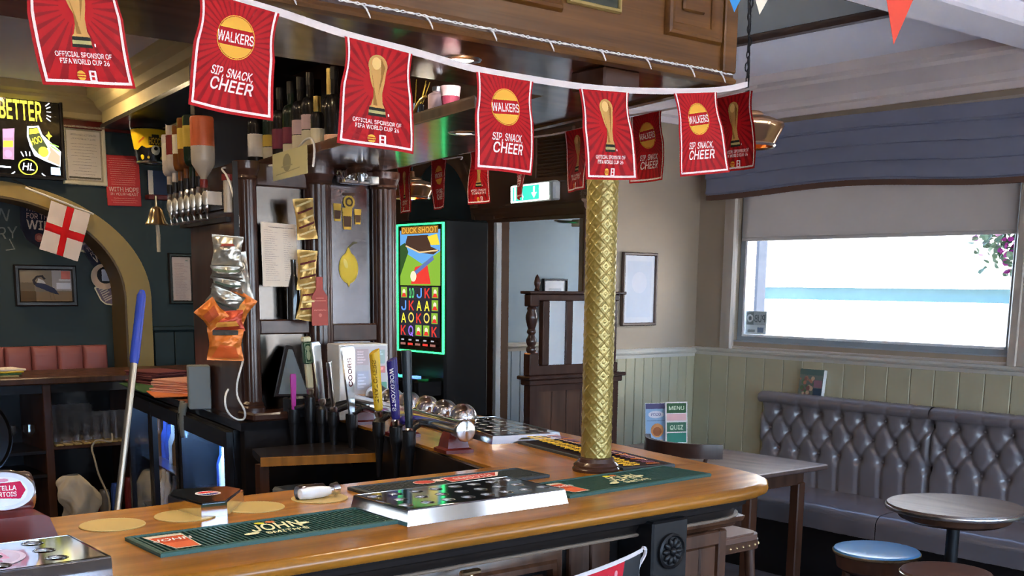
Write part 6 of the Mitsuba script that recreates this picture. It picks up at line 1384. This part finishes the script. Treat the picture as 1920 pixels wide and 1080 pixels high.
for i in range(26):
    z = 2.385 + i * .0225; 
    if z > 2.94: break
    link = np.array([(.006 * math.cos(a), 0, .016 * math.sin(a)) for a in np.linspace(0, 2 * math.pi, 13)]); link += (3.525 - .004 * math.sin(i * .9), 2.945, z)
    m = tube(link, .0022, 6); m.apply_transform(rz(90 * (i % 2) + 20, (3.525, 2.945, 0))); part(lp, 'chain_link', m, 'iron_black', smooth=True)
part(lp, 'cord', tube(spline([(3.525, 2.945, 2.37), (3.54, 2.95, 2.5), (3.515, 2.945, 2.7), (3.53, 2.945, 2.95)], 24), .003, 6), 'iron_black')
lp2 = pendant(3.815, 5.60, 2.226, 'polished copper pendant lamp half hidden behind the far flags', .9, 3.5)
part(lp2, 'cord', cyl((3.815, 5.60, 2.31), (3.815, 5.60, 2.95), .004, 8), 'iron_black')

# ================================================================== bunting
RED, RED2, WHT_, YLW = lin(172, 22, 28), lin(138, 17, 24), lin(240, 214, 210), lin(226, 170, 64)
FW, FH = .19, .238
def rays(pr, cx, cz, r0, r1, n, c, w=.05):
    for i in range(n):
        a = i * 2 * math.pi / n; p = [(cx + r0 * math.cos(a - w * .35), cz + r0 * math.sin(a - w * .35)), (cx + r1 * math.cos(a - w), cz + r1 * math.sin(a - w)), (cx + r1 * math.cos(a + w), cz + r1 * math.sin(a + w)), (cx + r0 * math.cos(a + w * .35), cz + r0 * math.sin(a + w * .35))]
        q = sg.Polygon(p).intersection(sg.box(.012, .012, FW - .012, FH - .004))
        if q.area > 1e-7: pr.poly(q, c); pr.n -= 1
    pr.n += 1
def border(pr):
    b = .0055; i = .006
    pr.poly(sg.box(i, i, FW - i, FH).difference(sg.box(i + b, i + b, FW - i - b, FH + .01)), WHT_)
def p_logo(pr):
    rays(pr, FW / 2, .155, .04, .16, 40, RED2, .03)
    cx, cz, R = FW / 2, .163, .043
    disc = sg.Point(cx, cz).buffer(R, quad_segs=16); band = sa.rotate(sg.box(cx - .06, cz - .0175, cx + .06, cz + .0175), 3, origin=(cx, cz))
    pr.poly(sg.Point(cx, cz).buffer(R + .003, quad_segs=16).difference(sg.Point(cx, cz).buffer(R + .0012, quad_segs=16)), YLW); pr.poly(disc.difference(band), YLW)
    pr.text('WALKERS', cx, cz - .011, .0205, WHT_, w=.088, a=3)
    pr.text('SIP, SNACK,', cx, .078, .0185, WHT_, w=.098, shear=.2); pr.text('CHEER', cx, .047, .0255, WHT_, w=.098, shear=.2)
    border(pr)
def p_cup(pr):
    rays(pr, FW / 2, .15, .035, .15, 26, RED2, .055)
    cx = FW / 2; G1, G2, G3, BK = lin(196, 150, 84), lin(150, 104, 50), lin(226, 190, 120), lin(34, 34, 26)
    body = sg.Polygon([(cx - .022, .185), (cx - .017, .165), (cx - .012, .15), (cx - .002, .13), (cx - .012, .098), (cx - .016, .095), (cx + .018, .095), (cx + .013, .105), (cx + .012, .13), (cx + .018, .155), (cx + .022, .185)])
    pr.poly(body.union(sa.scale(sg.Point(cx, .192).buffer(1), .024, .022)).buffer(.002), G1)
    pr.circ(cx - .004, .196, .012, G3, .014); pr.poly([(cx + .008, .21), (cx + .02, .19), (cx + .014, .16), (cx + .004, .125), (cx + .010, .165)], G2); pr.poly([(cx - .016, .18), (cx - .006, .14), (cx + .002, .10), (cx - .008, .10), (cx - .008, .14)], G2)
    pr.poly([(cx - .018, .095), (cx + .019, .095), (cx + .022, .075), (cx - .021, .075)], BK); pr.rect(cx - .0195, .081, cx + .0205, .088, lin(176, 166, 110)); pr.rect(cx + .026, .078, cx + .029, .084, WHT_)
    pr.text('OFFICIAL SPONSOR OF', cx, .056, .0095, WHT_, w=.118); pr.text("FIFA WORLD CUP 26", cx, .043, .0095, WHT_, w=.104)
    pr.circ(cx - .014, .021, .0095, YLW); pr.line([(cx - .0235, .0235), (cx - .0045, .0235)], .002, RED); pr.line([(cx - .0235, .0185), (cx - .0045, .0185)], .002, RED)
    pr.rect(cx + .003, .010, cx + .019, .032, WHT_, .002); pr.rect(cx + .0075, .0135, cx + .0145, .0195, RED); pr.rect(cx + .0075, .0225, cx + .0145, .0285, RED)
    border(pr)
scene['flag_cloth'] = {'type': 'principledthin', 'base_color': {'type': 'rgb', 'value': list(RED)}, 'roughness': .65, 'diff_trans': .5, 'spec_trans': 0.0}
def flag(parent, A, ex, nrm, kind, seed, sway=0.0, twist=0.0, curl=.012):
    """hangs from A (upper left corner) along ex; sway: bottom shift along ex; twist: bottom turn about the vertical"""
    A = np.array(A, float); ex = np.array(ex, float); n0 = np.array(nrm, float)
    def f(u, v, o=0.0):
        t = 1 - v / FH; s = u / FW - .5
        wv = curl * (np.sin(s * 4.6 + seed * 1.7 + t * 1.6) * t + .5 * np.sin(t * 5.5 + seed) * t) + o
        neck = 1 - .075 * np.sin(np.clip(t * 2.3, 0, 1) * np.pi) * (np.abs(s) * 2)
        ang = twist * t; c_, s_ = np.cos(ang), np.sin(ang)
        du = s * FW * neck
        P = A + ex * (FW / 2) + ex * (du * c_ + sway * t)[:, None] + n0 * (wv + du * s_)[:, None]
        P[:, 2] -= t * FH
        return P
    fl = part(parent, 'flag', grid(lambda u, v: f(u * FW, v * FH), 22, 30), 'flag_cloth', smooth=True, label='red flag with a yellow roundel and white slogan' if kind == 'logo' else 'red flag with a gold trophy')
    pr = Print(edge=.02, step=.00012); pr.rect(0, 0, FW, FH, RED); (p_logo if kind == 'logo' else p_cup)(pr)
    mesh, col = pr.build(lambda u, v, o: f(u, v, o + .0004))
    k = numbered(fl + '__print'); put(k, mesh, 'print', False, color=col)
def rope_mesh(pts, w, n):
    p = np.asarray(pts, float)
    return slab(lambda u, v: np.stack([np.interp(u, np.linspace(0, 1, len(p)), p[:, k]) for k in range(3)], -1) + np.stack([0 * v, 0 * v, (v - .5) * w], -1), len(p), 2, .0014, n)
bt = thing('bunting', 'front string of red drink advertising flags on a white tape along the canopy', 'bunting')
R1 = spline([(.55, 2.44, 2.325), (.73, 2.435, 2.30), (.915, 2.43, 2.315), (1.10, 2.43, 2.295), (1.30, 2.43, 2.275), (1.455, 2.425, 2.252), (1.65, 2.42, 2.236), (1.84, 2.42, 2.219), (2.03, 2.42, 2.216), (2.2, 2.42, 2.217), (2.385, 2.42, 2.227), (2.57, 2.42, 2.245), (2.75, 2.42, 2.268), (2.90, 2.42, 2.302)], 120)
part(bt, 'tape', rope_mesh(R1, .017, (0, 1, 0)), 'white_cloth')
def rz_at(x): return float(np.interp(x, R1[:, 0], R1[:, 2])) - .007
for x0, kind, sd, sway, tw in ((.735, 'cup', 1, .035, .06), (1.105, 'logo', 2, -.035, .08), (1.46, 'cup', 3, -.014, .15), (1.843, 'logo', 4, .004, .06), (2.195, 'cup', 5, .040, .16), (2.568, 'logo', 6, .058, .10)):
    z0, z1 = rz_at(x0), rz_at(x0 + FW); e = np.array([FW, 0, z1 - z0]); e /= np.linalg.norm(e)
    flag(bt, (x0, 2.418, z0), e, (0, -1, 0), kind, sd, sway, tw)
bt2 = thing('bunting', 'far string of red drink advertising flags along the side of the canopy', 'bunting')
def bx(y, o=.012): return 2.96 + .2 * (y - 2.51) + o
R2 = np.array([(bx(y), y, 2.302 - .012 * math.sin((y - 2.45) * 4.2) ** 2) for y in np.linspace(2.43, 5.5, 18)])
part(bt2, 'tape', rope_mesh(R2, .007, (1, 0, 0)), 'white_cloth')
d_ = -LEGDIR
for y0, kind, sd, sway, tw in ((2.63, 'cup', 1, .03, .1), (3.115, 'logo', 2, .03, -.1), (3.585, 'cup', 3, .01, .1), (4.02, 'logo', 4, -.03, .5), (4.44, 'cup', 5, .0, -.05), (4.885, 'logo', 6, .0, .1), (5.32, 'cup', 7, .0, .05)):
    flag(bt2, (bx(y0) - .004, y0, 2.292), d_, (-.98, .196, 0), kind, sd, sway, tw)
part(bt2, 'knot', cat_([tube(spline([(bx(4.6), 4.6, 2.30), (bx(4.62) - .01, 4.62, 2.325), (bx(4.70), 4.70, 2.33), (bx(4.74) - .01, 4.74, 2.30), (bx(4.66), 4.66, 2.285), (bx(4.55), 4.55, 2.27)], 30), .0035, 7)]), 'white_cloth')
# small triangular pennants near the ceiling at the right
tb = thing('pennant_string', 'string of small blue white and red triangular pennants near the ceiling', 'bunting')
mat('pennant_blue', lin(40, 140, 210), rough=.6); mat('pennant_white', lin(236, 228, 210), rough=.6); mat('pennant_red', lin(228, 70, 46), rough=.6)
P0, P1 = np.array([2.02, 1.93, 2.405]), np.array([2.60, 1.42, 2.40]); dT = (P1 - P0) / np.linalg.norm(P1 - P0); nT = np.cross(dT, (0, 0, 1))
TS = np.array([P0 + (P1 - P0) * t + np.array([0, 0, -.012 * math.sin(t * math.pi)]) for t in np.linspace(-.6, 1.8, 40)])
part(tb, 'cord', tube(TS, .002, 6), 'white_cloth')
def pennant(c, w, h, m, lean=0):
    c = np.array(c); m_ = trimesh.Trimesh([c - dT * w / 2, c + dT * w / 2, c + np.array([0, 0, -h]) + dT * lean, c - dT * w / 2 + nT * .001, c + dT * w / 2 + nT * .001, c + np.array([0, 0, -h]) + dT * lean + nT * .001], [(0, 2, 1), (3, 4, 5), (0, 1, 4), (0, 4, 3), (1, 2, 5), (1, 5, 4), (2, 0, 3), (2, 3, 5)], process=False)
    part(tb, 'pennant', m_, m, smooth=False)
pennant((2.135, 1.830, 2.40), .09, .10, 'pennant_blue'); pennant((2.185, 1.785, 2.40), .09, .105, 'pennant_white', -.01); pennant((2.415, 1.580, 2.393), .10, .162, 'pennant_red', -.012)
# unseen ceiling lights added to brighten the bar front, staff side and far wall
for x, y, s_, lb in ((.2, .9, 9, 'added unseen ceiling light over the drinking area, near the bar front'), (1.4, .9, 9, 'added unseen ceiling light over the drinking area, right of the bar front'), (-1.4, .9, 9, 'added unseen ceiling light over the drinking area, far left'), (.2, -1.4, 9, 'added unseen ceiling light behind the viewer, left one'), (1.6, -1.4, 9, 'added unseen ceiling light behind the viewer, middle one'), (3.4, .6, 9, 'added unseen ceiling light over the round table')):
    downlight(x, y, 2.95, s_, lb, SOFTW, .05)
for x, y, s_, lb in ((1.45, 3.55, 16, 'added unseen ceiling light over the staff side, in front of the mirrored cabinet'), (.5, 4.4, 14, 'added unseen ceiling light over the staff side, at the left'), (1.3, 5.3, 12, 'added unseen ceiling light over the glass door fridges'), (1.25, 6.5, 16, 'added unseen ceiling light before the framed certificate'), (2.5, 7.3, 16, 'added unseen ceiling light near the arch post'), (1.2, 7.4, 10, 'added unseen ceiling light near the wall screen')):  # warm unseen lights added for the cabinet front and far wall
    downlight(x, y, 2.95, s_, lb, WARM, .05)
